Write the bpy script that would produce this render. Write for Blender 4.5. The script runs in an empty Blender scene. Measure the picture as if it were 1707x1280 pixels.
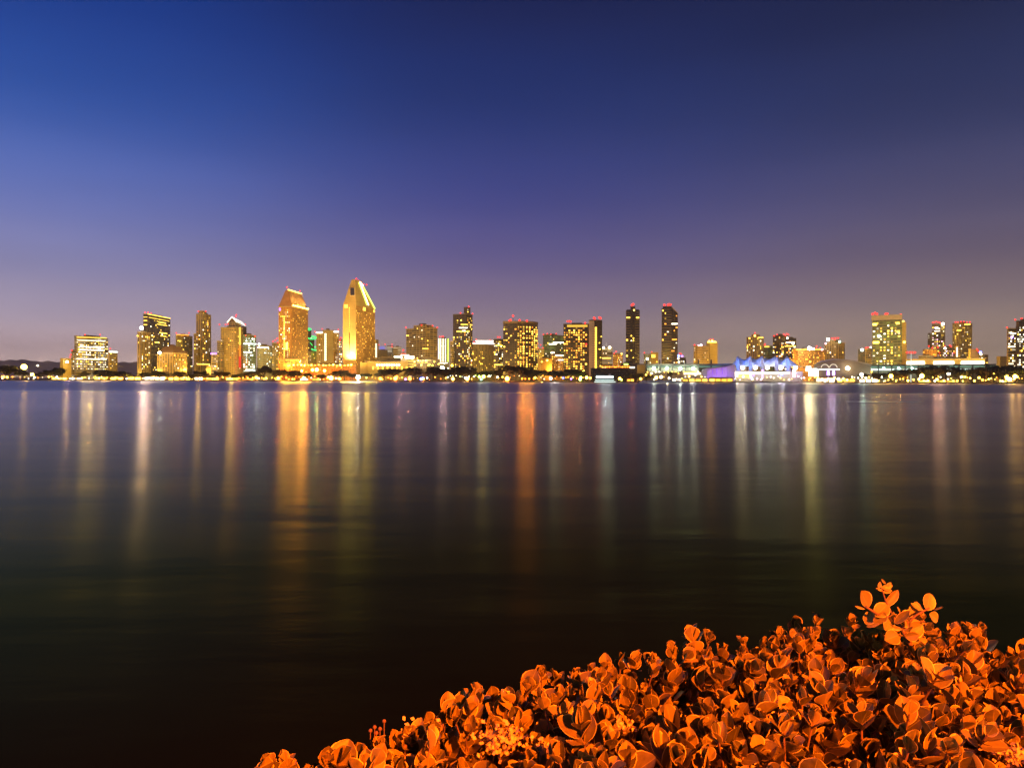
import bpy, math, random
import numpy as np
from mathutils import Vector, Matrix

# ------------------------------------------------------------------ camera, sky, sun, exposure
SC = bpy.context.scene
COL = SC.collection
F = 1138.0            # focal length in photo pixels (24 mm lens)
CAMZ = 4.2
R = math.radians
cam = bpy.data.cameras.new('camera'); cam.lens = 24; cam.sensor_width = 36
cam.clip_start = 0.05; cam.clip_end = 60000
camo = bpy.data.objects.new('camera', cam); COL.objects.link(camo)
camo.matrix_world = Matrix.Translation((0, 0, CAMZ)) @ Matrix.Rotation(R(90 - 0.453), 4, 'X') @ Matrix.Rotation(R(0.134), 4, 'Z')
SC.camera = camo
SC.view_settings.view_transform = 'Standard'; SC.view_settings.look = 'None'
SC.view_settings.exposure = 0; SC.view_settings.gamma = 1
SC.cycles.use_denoising = True
SC.cycles.max_bounces = 5; SC.cycles.diffuse_bounces = 2; SC.cycles.glossy_bounces = 3
SC.cycles.sample_clamp_indirect = 10; SC.cycles.sample_clamp_direct = 0
SC.cycles.use_light_tree = True

def s2l(c): return tuple((x / 255 / 12.92) if x / 255 <= 0.04045 else ((x / 255 + 0.055) / 1.055) ** 2.4 for x in c)

world = bpy.data.worlds.new('World'); SC.world = world; world.use_nodes = True
wn, wl = world.node_tree.nodes, world.node_tree.links
bg = wn['Background']; bg.inputs['Strength'].default_value = 1.0
tc = wn.new('ShaderNodeTexCoord'); sep = wn.new('ShaderNodeSeparateXYZ')
wl.new(tc.outputs['Generated'], sep.inputs[0])
def wmath(op, a, b=None, c=None):
    n = wn.new('ShaderNodeMath'); n.operation = op
    for i, v in enumerate((a, b, c)):
        if v is None: continue
        if isinstance(v, (int, float)): n.inputs[i].default_value = v
        else: wl.new(v, n.inputs[i])
    return n.outputs[0]
def ramp(stops):
    n = wn.new('ShaderNodeValToRGB'); cr = n.color_ramp; cr.interpolation = 'CARDINAL'
    while len(cr.elements) < len(stops): cr.elements.new(0.5)
    for e, (p, c) in zip(cr.elements, stops):
        e.position = p; e.color = (*s2l(c), 1)
    return n
el = wmath('MAXIMUM', sep.outputs[2], 0.0)
RL = ramp([(0.0, (255, 226, 216)), (0.03, (238, 208, 210)), (0.07, (200, 182, 202)), (0.12, (158, 152, 190)), (0.19, (120, 130, 192)), (0.29, (66, 98, 178)), (0.42, (18, 60, 142)), (0.7, (6, 20, 70)), (1.0, (3, 10, 40))])
RM = ramp([(0.0, (222, 196, 176)), (0.04, (192, 168, 164)), (0.09, (152, 134, 154)), (0.15, (110, 100, 144)), (0.23, (72, 76, 140)), (0.34, (36, 56, 122)), (0.48, (14, 32, 84)), (0.7, (8, 16, 48)), (1.0, (4, 7, 26))])
RR = ramp([(0.0, (216, 190, 158)), (0.04, (186, 162, 142)), (0.09, (148, 130, 130)), (0.14, (116, 103, 120)), (0.20, (88, 84, 116)), (0.29, (52, 60, 102)), (0.42, (22, 34, 72)), (0.7, (10, 14, 38)), (1.0, (4, 6, 22))])
for r_ in (RL, RM, RR): wl.new(el, r_.inputs[0])
# azimuth: sideways share of the direction
hyp = wmath('SQRT', wmath('ADD', wmath('MULTIPLY', sep.outputs[0], sep.outputs[0]), wmath('ADD', wmath('MULTIPLY', sep.outputs[1], sep.outputs[1]), 1e-5)))
sx = wmath('DIVIDE', sep.outputs[0], hyp)
mr = wn.new('ShaderNodeMapRange'); mr.interpolation_type = 'SMOOTHERSTEP'
mr.inputs[1].default_value = -0.72; mr.inputs[2].default_value = 0.05; wl.new(sx, mr.inputs[0])
mr2 = wn.new('ShaderNodeMapRange'); mr2.interpolation_type = 'SMOOTHSTEP'
mr2.inputs[1].default_value = -0.1; mr2.inputs[2].default_value = 0.62; wl.new(sx, mr2.inputs[0])
mx1 = wn.new('ShaderNodeMixRGB'); mx2 = wn.new('ShaderNodeMixRGB')
wl.new(mr.outputs[0], mx1.inputs[0]); wl.new(RL.outputs[0], mx1.inputs[1]); wl.new(RM.outputs[0], mx1.inputs[2])
wl.new(mr2.outputs[0], mx2.inputs[0]); wl.new(mx1.outputs[0], mx2.inputs[1]); wl.new(RR.outputs[0], mx2.inputs[2])
# thin uneven high haze
nz = wn.new('ShaderNodeTexNoise'); nz.inputs['Scale'].default_value = 2.2; nz.inputs['Detail'].default_value = 4
wmap = wn.new('ShaderNodeMapping'); wmap.inputs['Scale'].default_value = (1, 1, 4.5)
wl.new(tc.outputs['Generated'], wmap.inputs[0]); wl.new(wmap.outputs[0], nz.inputs['Vector'])
nm = wn.new('ShaderNodeMapRange'); nm.inputs[1].default_value = 0.3; nm.inputs[2].default_value = 0.7
nm.inputs[3].default_value = 0.93; nm.inputs[4].default_value = 1.07; wl.new(nz.outputs[0], nm.inputs[0])
vm = wn.new('ShaderNodeVectorMath'); vm.operation = 'SCALE'; wl.new(mx2.outputs[0], vm.inputs[0]); wl.new(nm.outputs[0], vm.inputs[3])
sky = wn.new('ShaderNodeTexSky'); sky.sky_type = 'NISHITA'; sky.sun_disc = False
sky.sun_elevation = R(0.5); sky.sun_rotation = R(-110)
vs = wn.new('ShaderNodeVectorMath'); vs.operation = 'SCALE'; vs.inputs[3].default_value = 0.004; wl.new(sky.outputs[0], vs.inputs[0])
va = wn.new('ShaderNodeVectorMath'); va.operation = 'ADD'; wl.new(vm.outputs[0], va.inputs[0]); wl.new(vs.outputs[0], va.inputs[1])
wl.new(va.outputs[0], bg.inputs['Color'])

# afterglow low in the west, left of and behind the camera
sun = bpy.data.lights.new('sun', 'SUN'); sun.energy = 0.16; sun.angle = R(20); sun.color = (1, 0.72, 0.5)
suno = bpy.data.objects.new('sun', sun); COL.objects.link(suno)
suno.rotation_euler = Vector((0.72, 0.68, -0.10)).to_track_quat('-Z', 'Y').to_euler()

# ------------------------------------------------------------------ helpers
rnd = random.Random(7)
def yh(u): return 629.0 + 4.0 * u / 1707.0
def shoreY(u): return 800.0 / (1 + 0.211 * (u - 853.5) / F)
LAND = 1.2

def newmat(name):
    m = bpy.data.materials.new(name); m.use_nodes = True
    return m, m.node_tree.nodes, m.node_tree.links
_mc = {}
def plain(name, col, rough=0.8, metal=0, noise=0.12, scale=0.6):
    if name in _mc: return _mc[name]
    m, n, l = newmat(name); p = n['Principled BSDF']
    p.inputs['Roughness'].default_value = rough; p.inputs['Metallic'].default_value = metal
    t = n.new('ShaderNodeTexNoise'); t.inputs['Scale'].default_value = scale; t.inputs['Detail'].default_value = 3
    c = n.new('ShaderNodeTexCoord'); l.new(c.outputs['Object'], t.inputs['Vector'])
    r = n.new('ShaderNodeMapRange'); r.inputs[1].default_value = .25; r.inputs[2].default_value = .75
    r.inputs[3].default_value = 1 - noise; r.inputs[4].default_value = 1 + noise; l.new(t.outputs[0], r.inputs[0])
    v = n.new('ShaderNodeVectorMath'); v.operation = 'SCALE'; v.inputs[0].default_value = col; l.new(r.outputs[0], v.inputs[3])
    l.new(v.outputs[0], p.inputs['Base Color']); _mc[name] = m
    return m
def emit(name, col, st, sample=False):
    if name in _mc: return _mc[name]
    m, n, l = newmat(name); n.remove(n['Principled BSDF'])
    e = n.new('ShaderNodeEmission'); e.inputs[0].default_value = (*col, 1); e.inputs[1].default_value = st
    l.new(e.outputs[0], n['Material Output'].inputs[0])
    if not sample and st < 5: m.cycles.emission_sampling = 'NONE'
    _mc[name] = m
    return m
GOLD, AMB, WHT, COOL = (1, .58, .07), (1, .36, .04), (1, .88, .62), (.80, 1, .90)
CK = dict(gold=GOLD, amber=AMB, white=WHT, cool=COOL, orange=(1, .24, .02), red=(1, .03, .02), green=(.02, 1, .18), blue=(.12, .16, 1), violet=(.42, .16, 1), lime=(.75, 1, .12), pink=(1, .55, .72), teal=(.35, .85, .7))
def em(key, st, sample=False): return emit('glow_%s_%g%s' % (key, st, '_lamp' if sample else ''), CK[key], st, sample)

class MB:
    def __init__(s): s.v = []; s.f = []; s.m = []; s.uv = []
    def face(s, pts, m=0, uv=None):
        i = len(s.v); s.v += [tuple(p) for p in pts]; s.f.append(tuple(range(i, i + len(pts)))); s.m.append(m)
        s.uv += uv if uv else [(0, 0)] * len(pts)
    def box(s, x0, x1, y0, y1, z0, z1, m=0):
        s.prism([(x0, y0), (x1, y0), (x1, y1), (x0, y1)], z0, z1, m, m)
    def prism(s, poly, z0, z1, m=0, mt=1, top=None):
        """poly ccw seen from above; uv in metres along each wall"""
        n = len(poly); top = top or poly; z1s = z1 if isinstance(z1, (list, tuple)) else [z1] * n
        for i in range(n):
            a, b = poly[i], poly[(i + 1) % n]; c, d = top[(i + 1) % n], top[i]
            L = math.hypot(b[0] - a[0], b[1] - a[1])
            s.face([(a[0], a[1], z0), (b[0], b[1], z0), (c[0], c[1], z1s[(i + 1) % n]), (d[0], d[1], z1s[i])], m,
                   [(0, z0), (L, z0), (L, z1s[(i + 1) % n]), (0, z1s[i])])
        s.face([(p[0], p[1], z) for p, z in zip(top, z1s)], mt)
        s.face([(p[0], p[1], z0) for p in reversed(poly)], mt)
    def tube(s, p0, p1, r0, r1=None, n=6, m=0):
        r1 = r0 if r1 is None else r1
        p0, p1 = Vector(p0), Vector(p1); d = (p1 - p0).normalized()
        a = d.orthogonal().normalized(); b = d.cross(a)
        ring = lambda p, r: [p + (a * math.cos(2 * math.pi * k / n) + b * math.sin(2 * math.pi * k / n)) * r for k in range(n)]
        A, B = ring(p0, r0), ring(p1, r1)
        for k in range(n): s.face([A[k], A[(k + 1) % n], B[(k + 1) % n], B[k]], m)
        s.face(list(reversed(A)), m); s.face(B, m)
    def ball(s, c, r, m=0, n=8, h=5, sq=1):
        c = Vector(c)
        P = lambda i, j: c + Vector((math.sin(math.pi * i / h) * math.cos(2 * math.pi * j / n), math.sin(math.pi * i / h) * math.sin(2 * math.pi * j / n), math.cos(math.pi * i / h) * sq)) * r
        for i in range(h):
            for j in range(n):
                q = [P(i, j), P(i + 1, j), P(i + 1, j + 1), P(i, j + 1)]
                if i == 0: q = [q[0], q[1], q[2]]
                elif i == h - 1: q = [q[0], q[1], q[3]]
                s.face(q, m)
    def mesh(s, name, mats):
        me = bpy.data.meshes.new(name); me.from_pydata(s.v, [], s.f)
        for m in mats: me.materials.append(m)
        me.polygons.foreach_set('material_index', s.m)
        uvl = me.uv_layers.new(name='UVMap')
        uvl.data.foreach_set('uv', np.array(s.uv, dtype=np.float32).ravel())
        me.update(); return me
    def build(s, name, mats, parent=None, loc=(0, 0, 0)):
        o = bpy.data.objects.new(name, s.mesh(name, mats if isinstance(mats, list) else [mats]))
        COL.objects.link(o); o.parent = parent; o.location = loc
        return o
def link(name, me, parent=None, loc=(0, 0, 0), rz=0, sc=None):
    o = bpy.data.objects.new(name, me); COL.objects.link(o); o.parent = parent
    o.location = loc; o.rotation_euler = (0, 0, rz)
    if sc: o.scale = sc
    return o
def tag(o, label=None, cat=None, group=None, kind=None):
    if label: o['label'] = label
    if cat: o['category'] = cat
    if group: o['group'] = group
    if kind: o['kind'] = kind
    return o
def empty(name, loc, rz=0):
    o = bpy.data.objects.new(name, None); COL.objects.link(o); o.location = loc; o.rotation_euler = (0, 0, rz)
    o.empty_display_size = 1
    return o
def light(name, kind, loc, energy, col, radius=1.0, parent=None, target=None, spot=None, blend=.5):
    L = bpy.data.lights.new(name, kind); L.energy = energy; L.color = col; L.shadow_soft_size = radius
    if spot: L.spot_size = R(spot); L.spot_blend = blend
    o = bpy.data.objects.new(name, L); COL.objects.link(o); o.location = loc; o.parent = parent
    if target is not None: o.rotation_euler = (Vector(target) - Vector(loc)).to_track_quat('-Z', 'Y').to_euler()
    return o
def at(u, Y, z=None, v=None):
    x = (u - 853.5) / F * Y
    if z is None: z = CAMZ + (yh(u) - v) * Y / F
    return Vector((x, Y, z))

ZONES = [(0, 60, 'below the hazy hill'), (60, 120, 'left of the banded office block'), (120, 200, 'below the banded office block'),
 (200, 262, 'below the slanted roofline tower'), (262, 320, 'below the low brown mansard block'), (320, 358, 'below the slim gold twin step tower'),
 (358, 404, 'below the gabled tower'), (404, 455, 'right of the gabled tower'), (455, 500, 'below the mansard roofed tower'),
 (500, 540, 'below the green ringed tower'), (540, 571, 'below the T shaped gold block'), (571, 605, 'below the tall chisel topped tower'), (605, 650, 'right of the chisel topped tower'),
 (650, 690, 'below the white roofed hall'), (690, 735, 'below the wide balcony grid block'), (735, 790, 'below the stepped dark apartment tower'),
 (790, 838, 'below the white crowned block'), (838, 895, 'below the broad amber windowed tower'), (895, 940, 'left of the amber windowed slab'),
 (940, 1000, 'below the amber windowed slab'), (1000, 1040, 'beside the bright white ferry'), (1040, 1075, 'below the first slim black tower'), (1075, 1100, 'below the convention hall, left bays'),
 (1100, 1135, 'below the second slim black tower'), (1135, 1170, 'below the convention hall, right bays'), (1170, 1215, 'below the violet wall'), (1215, 1260, 'below the left blue sails'),
 (1260, 1300, 'below the middle blue sails'), (1300, 1340, 'below the right blue sails'), (1340, 1385, 'below the wide orange block'), (1385, 1430, 'below the curved shell roof'),
 (1430, 1480, 'below the green glazed hotel slab'), (1480, 1530, 'right of the green glazed hotel slab'), (1530, 1590, 'below the left pair tower'), (1590, 1650, 'below the right pair tower'), (1650, 1720, 'below the right edge tower')]
def zone(u):
    for a, b, s in ZONES:
        if u < b: return s
    return ZONES[-1][2]

# ------------------------------------------------------------------ water, land, hills
def water():
    mb = MB()
    mb.face([(-14000, -400, 0), (14000, -400, 0), (14000, 9000, 0), (-14000, 9000, 0)])
    m, n, l = newmat('bay_water'); p = n['Principled BSDF']
    n.remove(p)
    p = n.new('ShaderNodeBsdfGlossy'); p.distribution = 'GGX'; p.inputs['Anisotropy'].default_value = .3
    tg = n.new('ShaderNodeCombineXYZ'); tg.inputs[0].default_value = 1; l.new(tg.outputs[0], p.inputs['Tangent'])
    dif = n.new('ShaderNodeBsdfDiffuse'); dif.inputs[0].default_value = (.010, .015, .001, 1)
    fres = n.new('ShaderNodeFresnel'); fres.inputs['IOR'].default_value = 1.33
    tint = n.new('ShaderNodeMixRGB'); tint.inputs[1].default_value = (.56, .53, .13, 1); tint.inputs[2].default_value = (1, .93, .84, 1)
    tm = n.new('ShaderNodeMapRange'); tm.inputs[1].default_value = .22; tm.inputs[2].default_value = .80; l.new(fres.outputs[0], tm.inputs[0]); l.new(tm.outputs[0], tint.inputs[0]); l.new(tint.outputs[0], p.inputs['Color'])
    mixs = n.new('ShaderNodeMixShader'); l.new(fres.outputs[0], mixs.inputs[0]); l.new(dif.outputs[0], mixs.inputs[1]); l.new(p.outputs[0], mixs.inputs[2]); l.new(mixs.outputs[0], n['Material Output'].inputs[0])
    g = n.new('ShaderNodeNewGeometry')
    def noise(scale, sc, det=2):
        mp = n.new('ShaderNodeMapping'); mp.inputs['Scale'].default_value = scale; l.new(g.outputs['Position'], mp.inputs[0])
        t = n.new('ShaderNodeTexNoise'); t.inputs['Scale'].default_value = sc; t.inputs['Detail'].default_value = det
        l.new(mp.outputs[0], t.inputs['Vector']); return t.outputs[0]
    pr = n.new('ShaderNodeMapRange'); pr.inputs[1].default_value = .36; pr.inputs[2].default_value = .64
    pr.inputs[3].default_value = WR0; pr.inputs[4].default_value = WR1
    l.new(noise((.22, 1, 1), .011, 2), pr.inputs[0])
    # wind ruffled water in mid channel
    sp = n.new('ShaderNodeSeparateXYZ'); l.new(g.outputs['Position'], sp.inputs[0])
    fr = n.new('ShaderNodeMapRange'); fr.inputs[1].default_value = 190; fr.inputs[2].default_value = 260; fr.inputs[3].default_value = 0; fr.inputs[4].default_value = .15
    nn = n.new('ShaderNodeMath'); nn.operation = 'MULTIPLY_ADD'; nn.inputs[1].default_value = 160; l.new(noise((.12, 1, 1), .012, 2), nn.inputs[0]); l.new(sp.outputs[1], nn.inputs[2])
    n2 = n.new('ShaderNodeMath'); n2.operation = 'SUBTRACT'; n2.inputs[1].default_value = 80; l.new(nn.outputs[0], n2.inputs[0]); l.new(n2.outputs[0], fr.inputs[0])
    ra = n.new('ShaderNodeMath'); l.new(pr.outputs[0], ra.inputs[0]); l.new(fr.outputs[0], ra.inputs[1]); l.new(ra.outputs[0], p.inputs['Roughness'])
    b2 = n.new('ShaderNodeBump'); b2.inputs['Strength'].default_value = 1.0; b2.inputs['Distance'].default_value = WB1
    l.new(noise((.30, 1, 1), .16, 7), b2.inputs['Height'])
    l.new(b2.outputs[0], p.inputs['Normal'])
    tag(mb.build('water', m), 'dark calm bay water with long light streaks', kind='structure')
WR0, WR1, WB1 = 0.23, 0.275, 0.11
water()

def SY(x): return 800 - 0.211 * x     # straight far shoreline
ground_m = plain('far_ground', (.10, .09, .06), .9, scale=.02)
mb = MB()
xs = np.linspace(-6000, 3200, 60)
for a, b in zip(xs[:-1], xs[1:]):
    mb.face([(a, SY(a) + 3, LAND), (b, SY(b) + 3, LAND), (b, 30000, LAND), (a, 30000, LAND)])
tag(mb.build('ground', ground_m), 'flat city ground on the far side of the bay', kind='structure')
# promenade path
mb = MB()
for a, b in zip(xs[:-1], xs[1:]):
    mb.face([(a, SY(a) + 4, LAND + .004), (b, SY(b) + 4, LAND + .004), (b, SY(b) + 12, LAND + .004), (a, SY(a) + 12, LAND + .004)])
tag(mb.build('promenade_path', plain('pale_path', (.42, .36, .26), .85)), 'pale path along the far waterfront', kind='structure')
# seawall: rough stone slope
def seawall():
    mb = MB(); r = random.Random(3)
    X = np.arange(-1500, 1100, 2.6)
    rows = []
    for x in X:
        row = []
        for k, (dy, z) in enumerate(((-3.6, -.6), (-1.6, .25), (.4, .95), (2.2, 1.45), (4.2, 1.35), (4.2, .6))):
            j = .35 if k < 4 else .05
            row.append((x + r.uniform(-.5, .5), SY(x) + dy + r.uniform(-j, j) * 1.6, z + r.uniform(-j, j)))
        rows.append(row)
    for A, B in zip(rows[:-1], rows[1:]):
        for k in range(5): mb.face([A[k], B[k], B[k + 1], A[k + 1]])
    tag(mb.build('seawall', plain('dark_rock', (.13, .11, .08), .95, noise=.4, scale=.8)), 'low dark rock seawall running along the far waterline', 'seawall')
seawall()
def hills():
    r = random.Random(5)
    for nm, Y, col, prof in (('hills', 6500, (.42, .32, .25), [(-300, 612), (-120, 606), (0, 601), (18, 600), (60, 603), (100, 604), (150, 606), (205, 603.5), (222, 604), (300, 608), (420, 612), (640, 618), (900, 621), (1400, 622), (2000, 620)]),):
        mb = MB(); us = np.arange(-300, 2000, 4.0)
        vs = np.interp(us, [p[0] for p in prof], [p[1] for p in prof]) + np.array([.6 * math.sin(u * .13) + .5 * math.sin(u * .051 + 2) + r.uniform(-.25, .25) for u in us])
        def row(k, t): 
            u = us[k]; Yk = Y - 1500 * (1 - t); top = at(u, Y, v=vs[k]).z - LAND
            return ((u - 853.5) / F * Y, Yk, LAND + max(top, 2) * (t ** 1.5) * (1 + .06 * math.sin(u * .3 + t * 9)) - (.5 if t == 0 else 0))
        for k in range(len(us) - 1):
            for i in range(5): mb.face([row(k, i / 5), row(k + 1, i / 5), row(k + 1, (i + 1) / 5), row(k, (i + 1) / 5)])
            a, b = row(k, 1), row(k + 1, 1)
            mb.face([a, b, (b[0], b[1] + 1500, 0), (a[0], a[1] + 1500, 0)])
        tag(mb.build(nm, plain('hill_earth', col, .95, scale=.004)), 'low hazy mesa hills behind the city', kind='structure')
    # town lights scattered over the slope
    mb = MB()
    for i in range(420):
        u = r.choice([r.uniform(-20, 120), r.uniform(-20, 240), r.uniform(180, 240)]); v = 606 + 18 * r.random() ** .6
        p = at(u, 4700 + r.uniform(0, 120) , v=v)
        # house lights sit on the slope's surface
        t = r.uniform(.05, .8); p = Vector(((u - 853.5) / F * 6500, 6500 - 1500 * (1 - t) - 6, 0)); vt = np.interp(u, [-300, 0, 60, 100, 150, 205, 300], [612, 601, 603, 604, 606, 603.5, 608])
        p.z = LAND + (at(u, 6500, v=vt).z - LAND) * t ** 1.5 * 1.02 + 3
        s = r.uniform(1.0, 2.8); k = r.choice([0, 0, 1])
        mb.box(p.x - s, p.x + s, p.y - 1, p.y + 1, p.z - s * .6, p.z + s * .6, k)
    tag(mb.build('town_lights', [em('gold', 3), em('white', 4)]), 'faint scattered house lights on the distant hillside', kind='stuff')
hills()
for x in range(-5300, -2000, 330):   # added spots without fixtures that brighten the distant hill slope
    o = bpy.data.lights.new('hill_fill_spot', 'SPOT'); o.energy = 5e6; o.color = (1, .62, .42); o.spot_size = R(120); o.spot_blend = 1; o.shadow_soft_size = 4
    q = bpy.data.objects.new('hill_fill_spot', o); COL.objects.link(q); q.location = (x, 4800, 130); q.rotation_euler = Vector((0, 1, .02)).to_track_quat('-Z', 'Y').to_euler()

# ------------------------------------------------------------------ buildings
STY = {}
def facade(key):
    if key in STY: return STY[key]['mat']
    wall, glass, bw, fh, wf, hf, glow, gcol = STYD[key]
    m, n, l = newmat('facade_' + key); p = n['Principled BSDF']
    uv = n.new('ShaderNodeUVMap'); s = n.new('ShaderNodeSeparateXYZ'); l.new(uv.outputs[0], s.inputs[0])
    def M(op, a, b=None):
        q = n.new('ShaderNodeMath'); q.operation = op
        for i, v in enumerate((a, b)):
            if v is None: continue
            if isinstance(v, (int, float)): q.inputs[i].default_value = v
            else: l.new(v, q.inputs[i])
        return q.outputs[0]
    U = M('DIVIDE', s.outputs[0], bw); V = M('DIVIDE', s.outputs[1], fh)
    fx = M('ABSOLUTE', M('SUBTRACT', M('FRACT', U), .5)); fy = M('ABSOLUTE', M('SUBTRACT', M('FRACT', V), .5))
    mask = M('MULTIPLY', M('LESS_THAN', fx, wf / 2), M('LESS_THAN', fy, hf / 2))
    c = n.new('ShaderNodeCombineXYZ'); l.new(M('FLOOR', U), c.inputs[0]); l.new(M('FLOOR', V), c.inputs[1])
    oi = n.new('ShaderNodeObjectInfo'); l.new(M('MULTIPLY', oi.outputs['Random'], 91.7), c.inputs[2])
    wnz = n.new('ShaderNodeTexWhiteNoise'); l.new(c.outputs[0], wnz.inputs['Vector'])
    g = n.new('ShaderNodeNewGeometry')
    t = n.new('ShaderNodeTexNoise'); t.inputs['Scale'].default_value = .05; t.inputs['Detail'].default_value = 4; l.new(g.outputs['Position'], t.inputs['Vector'])
    r = n.new('ShaderNodeMapRange'); r.inputs[1].default_value = .3; r.inputs[2].default_value = .7; r.inputs[3].default_value = .8; r.inputs[4].default_value = 1.15; l.new(t.outputs[0], r.inputs[0])
    wv = n.new('ShaderNodeVectorMath'); wv.operation = 'SCALE'; wv.inputs[0].default_value = wall; l.new(r.outputs[0], wv.inputs[3])
    mix = n.new('ShaderNodeMixRGB'); mix.inputs[2].default_value = (*glass, 1); l.new(mask, mix.inputs[0]); l.new(wv.outputs[0], mix.inputs[1])
    l.new(mix.outputs[0], p.inputs['Base Color'])
    rr = n.new('ShaderNodeMapRange'); rr.inputs[3].default_value = .8; rr.inputs[4].default_value = .25; l.new(mask, rr.inputs[0]); l.new(rr.outputs[0], p.inputs['Roughness'])
    if glow:
        e = M('MULTIPLY', M('MULTIPLY', M('POWER', wnz.outputs[0], 3.0), mask), glow)
        p.inputs['Emission Color'].default_value = (*CK[gcol], 1); l.new(e, p.inputs['Emission Strength'])
        m.cycles.emission_sampling = 'NONE'
    STY[key] = dict(mat=m, bw=bw, fh=fh, wf=wf, hf=hf)
    return m
#         wall               glass             bay  floor wf  hf  glow colour of rooms behind the glass
STYD = {
 'gold':   ((.46, .32, .09), (.05, .04, .025), 3.6, 3.5, .50, .50, .5, 'gold'),
 'fine':   ((.44, .25, .05), (.10, .06, .02), 2.6, 3.1, .45, .50, .45, 'gold'),
 'pale':   ((.50, .44, .22), (.04, .05, .03), 3.6, 3.7, .55, .50, .6, 'gold'),
 'band':   ((.42, .32, .11), (.05, .05, .04), 9.0, 4.0, .95, .48, .8, 'white'),
 'slab':   ((.33, .24, .11), (.03, .028, .02), 7.5, 3.4, .84, .60, .25, 'gold'),
 'glass':  ((.10, .085, .08), (.035, .03, .035), 5.0, 3.9, .92, .70, .15, 'gold'),
 'dark':   ((.05, .04, .03), (.022, .018, .018), 3.4, 3.2, .75, .70, .10, 'amber'),
 'stripe': ((.30, .23, .10), (.020, .018, .014), 40., 3.9, .97, .62, .03, 'gold'),
 'darkstripe': ((.15, .11, .05), (.014, .012, .010), 40., 3.9, .97, .70, .02, 'gold'),
 'black':  ((.028, .02, .015), (.012, .01, .01), 3.0, 3.6, .6, .6, .06, 'gold'),
 'orange': ((.50, .24, .07), (.10, .05, .02), 3.2, 3.3, .50, .50, 1.4, 'gold'),
 'green':  ((.20, .21, .10), (.05, .07, .04), 4.5, 3.9, .90, .62, .22, 'lime'),
 'mauve':  ((.33, .27, .27), (.25, .2, .2), 12., 3.4, .3, .4, .05, 'gold'),
 'vert':   ((.34, .23, .08), (.03, .025, .018), 4.2, 3.2, .45, .82, .25, 'gold'),
 'blank':  ((.44, .33, .11), (.40, .30, .10), 50., 12., .9, .05, 0, 'gold'),
}
roof_m = plain('roof_grey', (.10, .085, .07), .9)
trim_m = plain('trim_stone', (.40, .31, .18), .8)
steel_m = plain('dark_steel', (.05, .045, .04), .5)
def unit_box(mat):
    k = 'ub_' + mat.name
    if k not in _mc:
        b = MB(); b.box(-.5, .5, -.5, .5, -.5, .5); _mc[k] = b.mesh('lit_pane', [mat])
    return _mc[k]
def beacon_mesh(key, st, r):
    k = 'bc_%s_%g_%g' % (key, st, r)
    if k not in _mc:
        b = MB(); b.tube((0, 0, -.2), (0, 0, 1.6), .22, m=1); b.ball((0, 0, 1.6 + r * .8), r, 0, 8, 6); _mc[k] = b.mesh('warning_lamp', [em(key, st), steel_m])
    return _mc[k]

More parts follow.
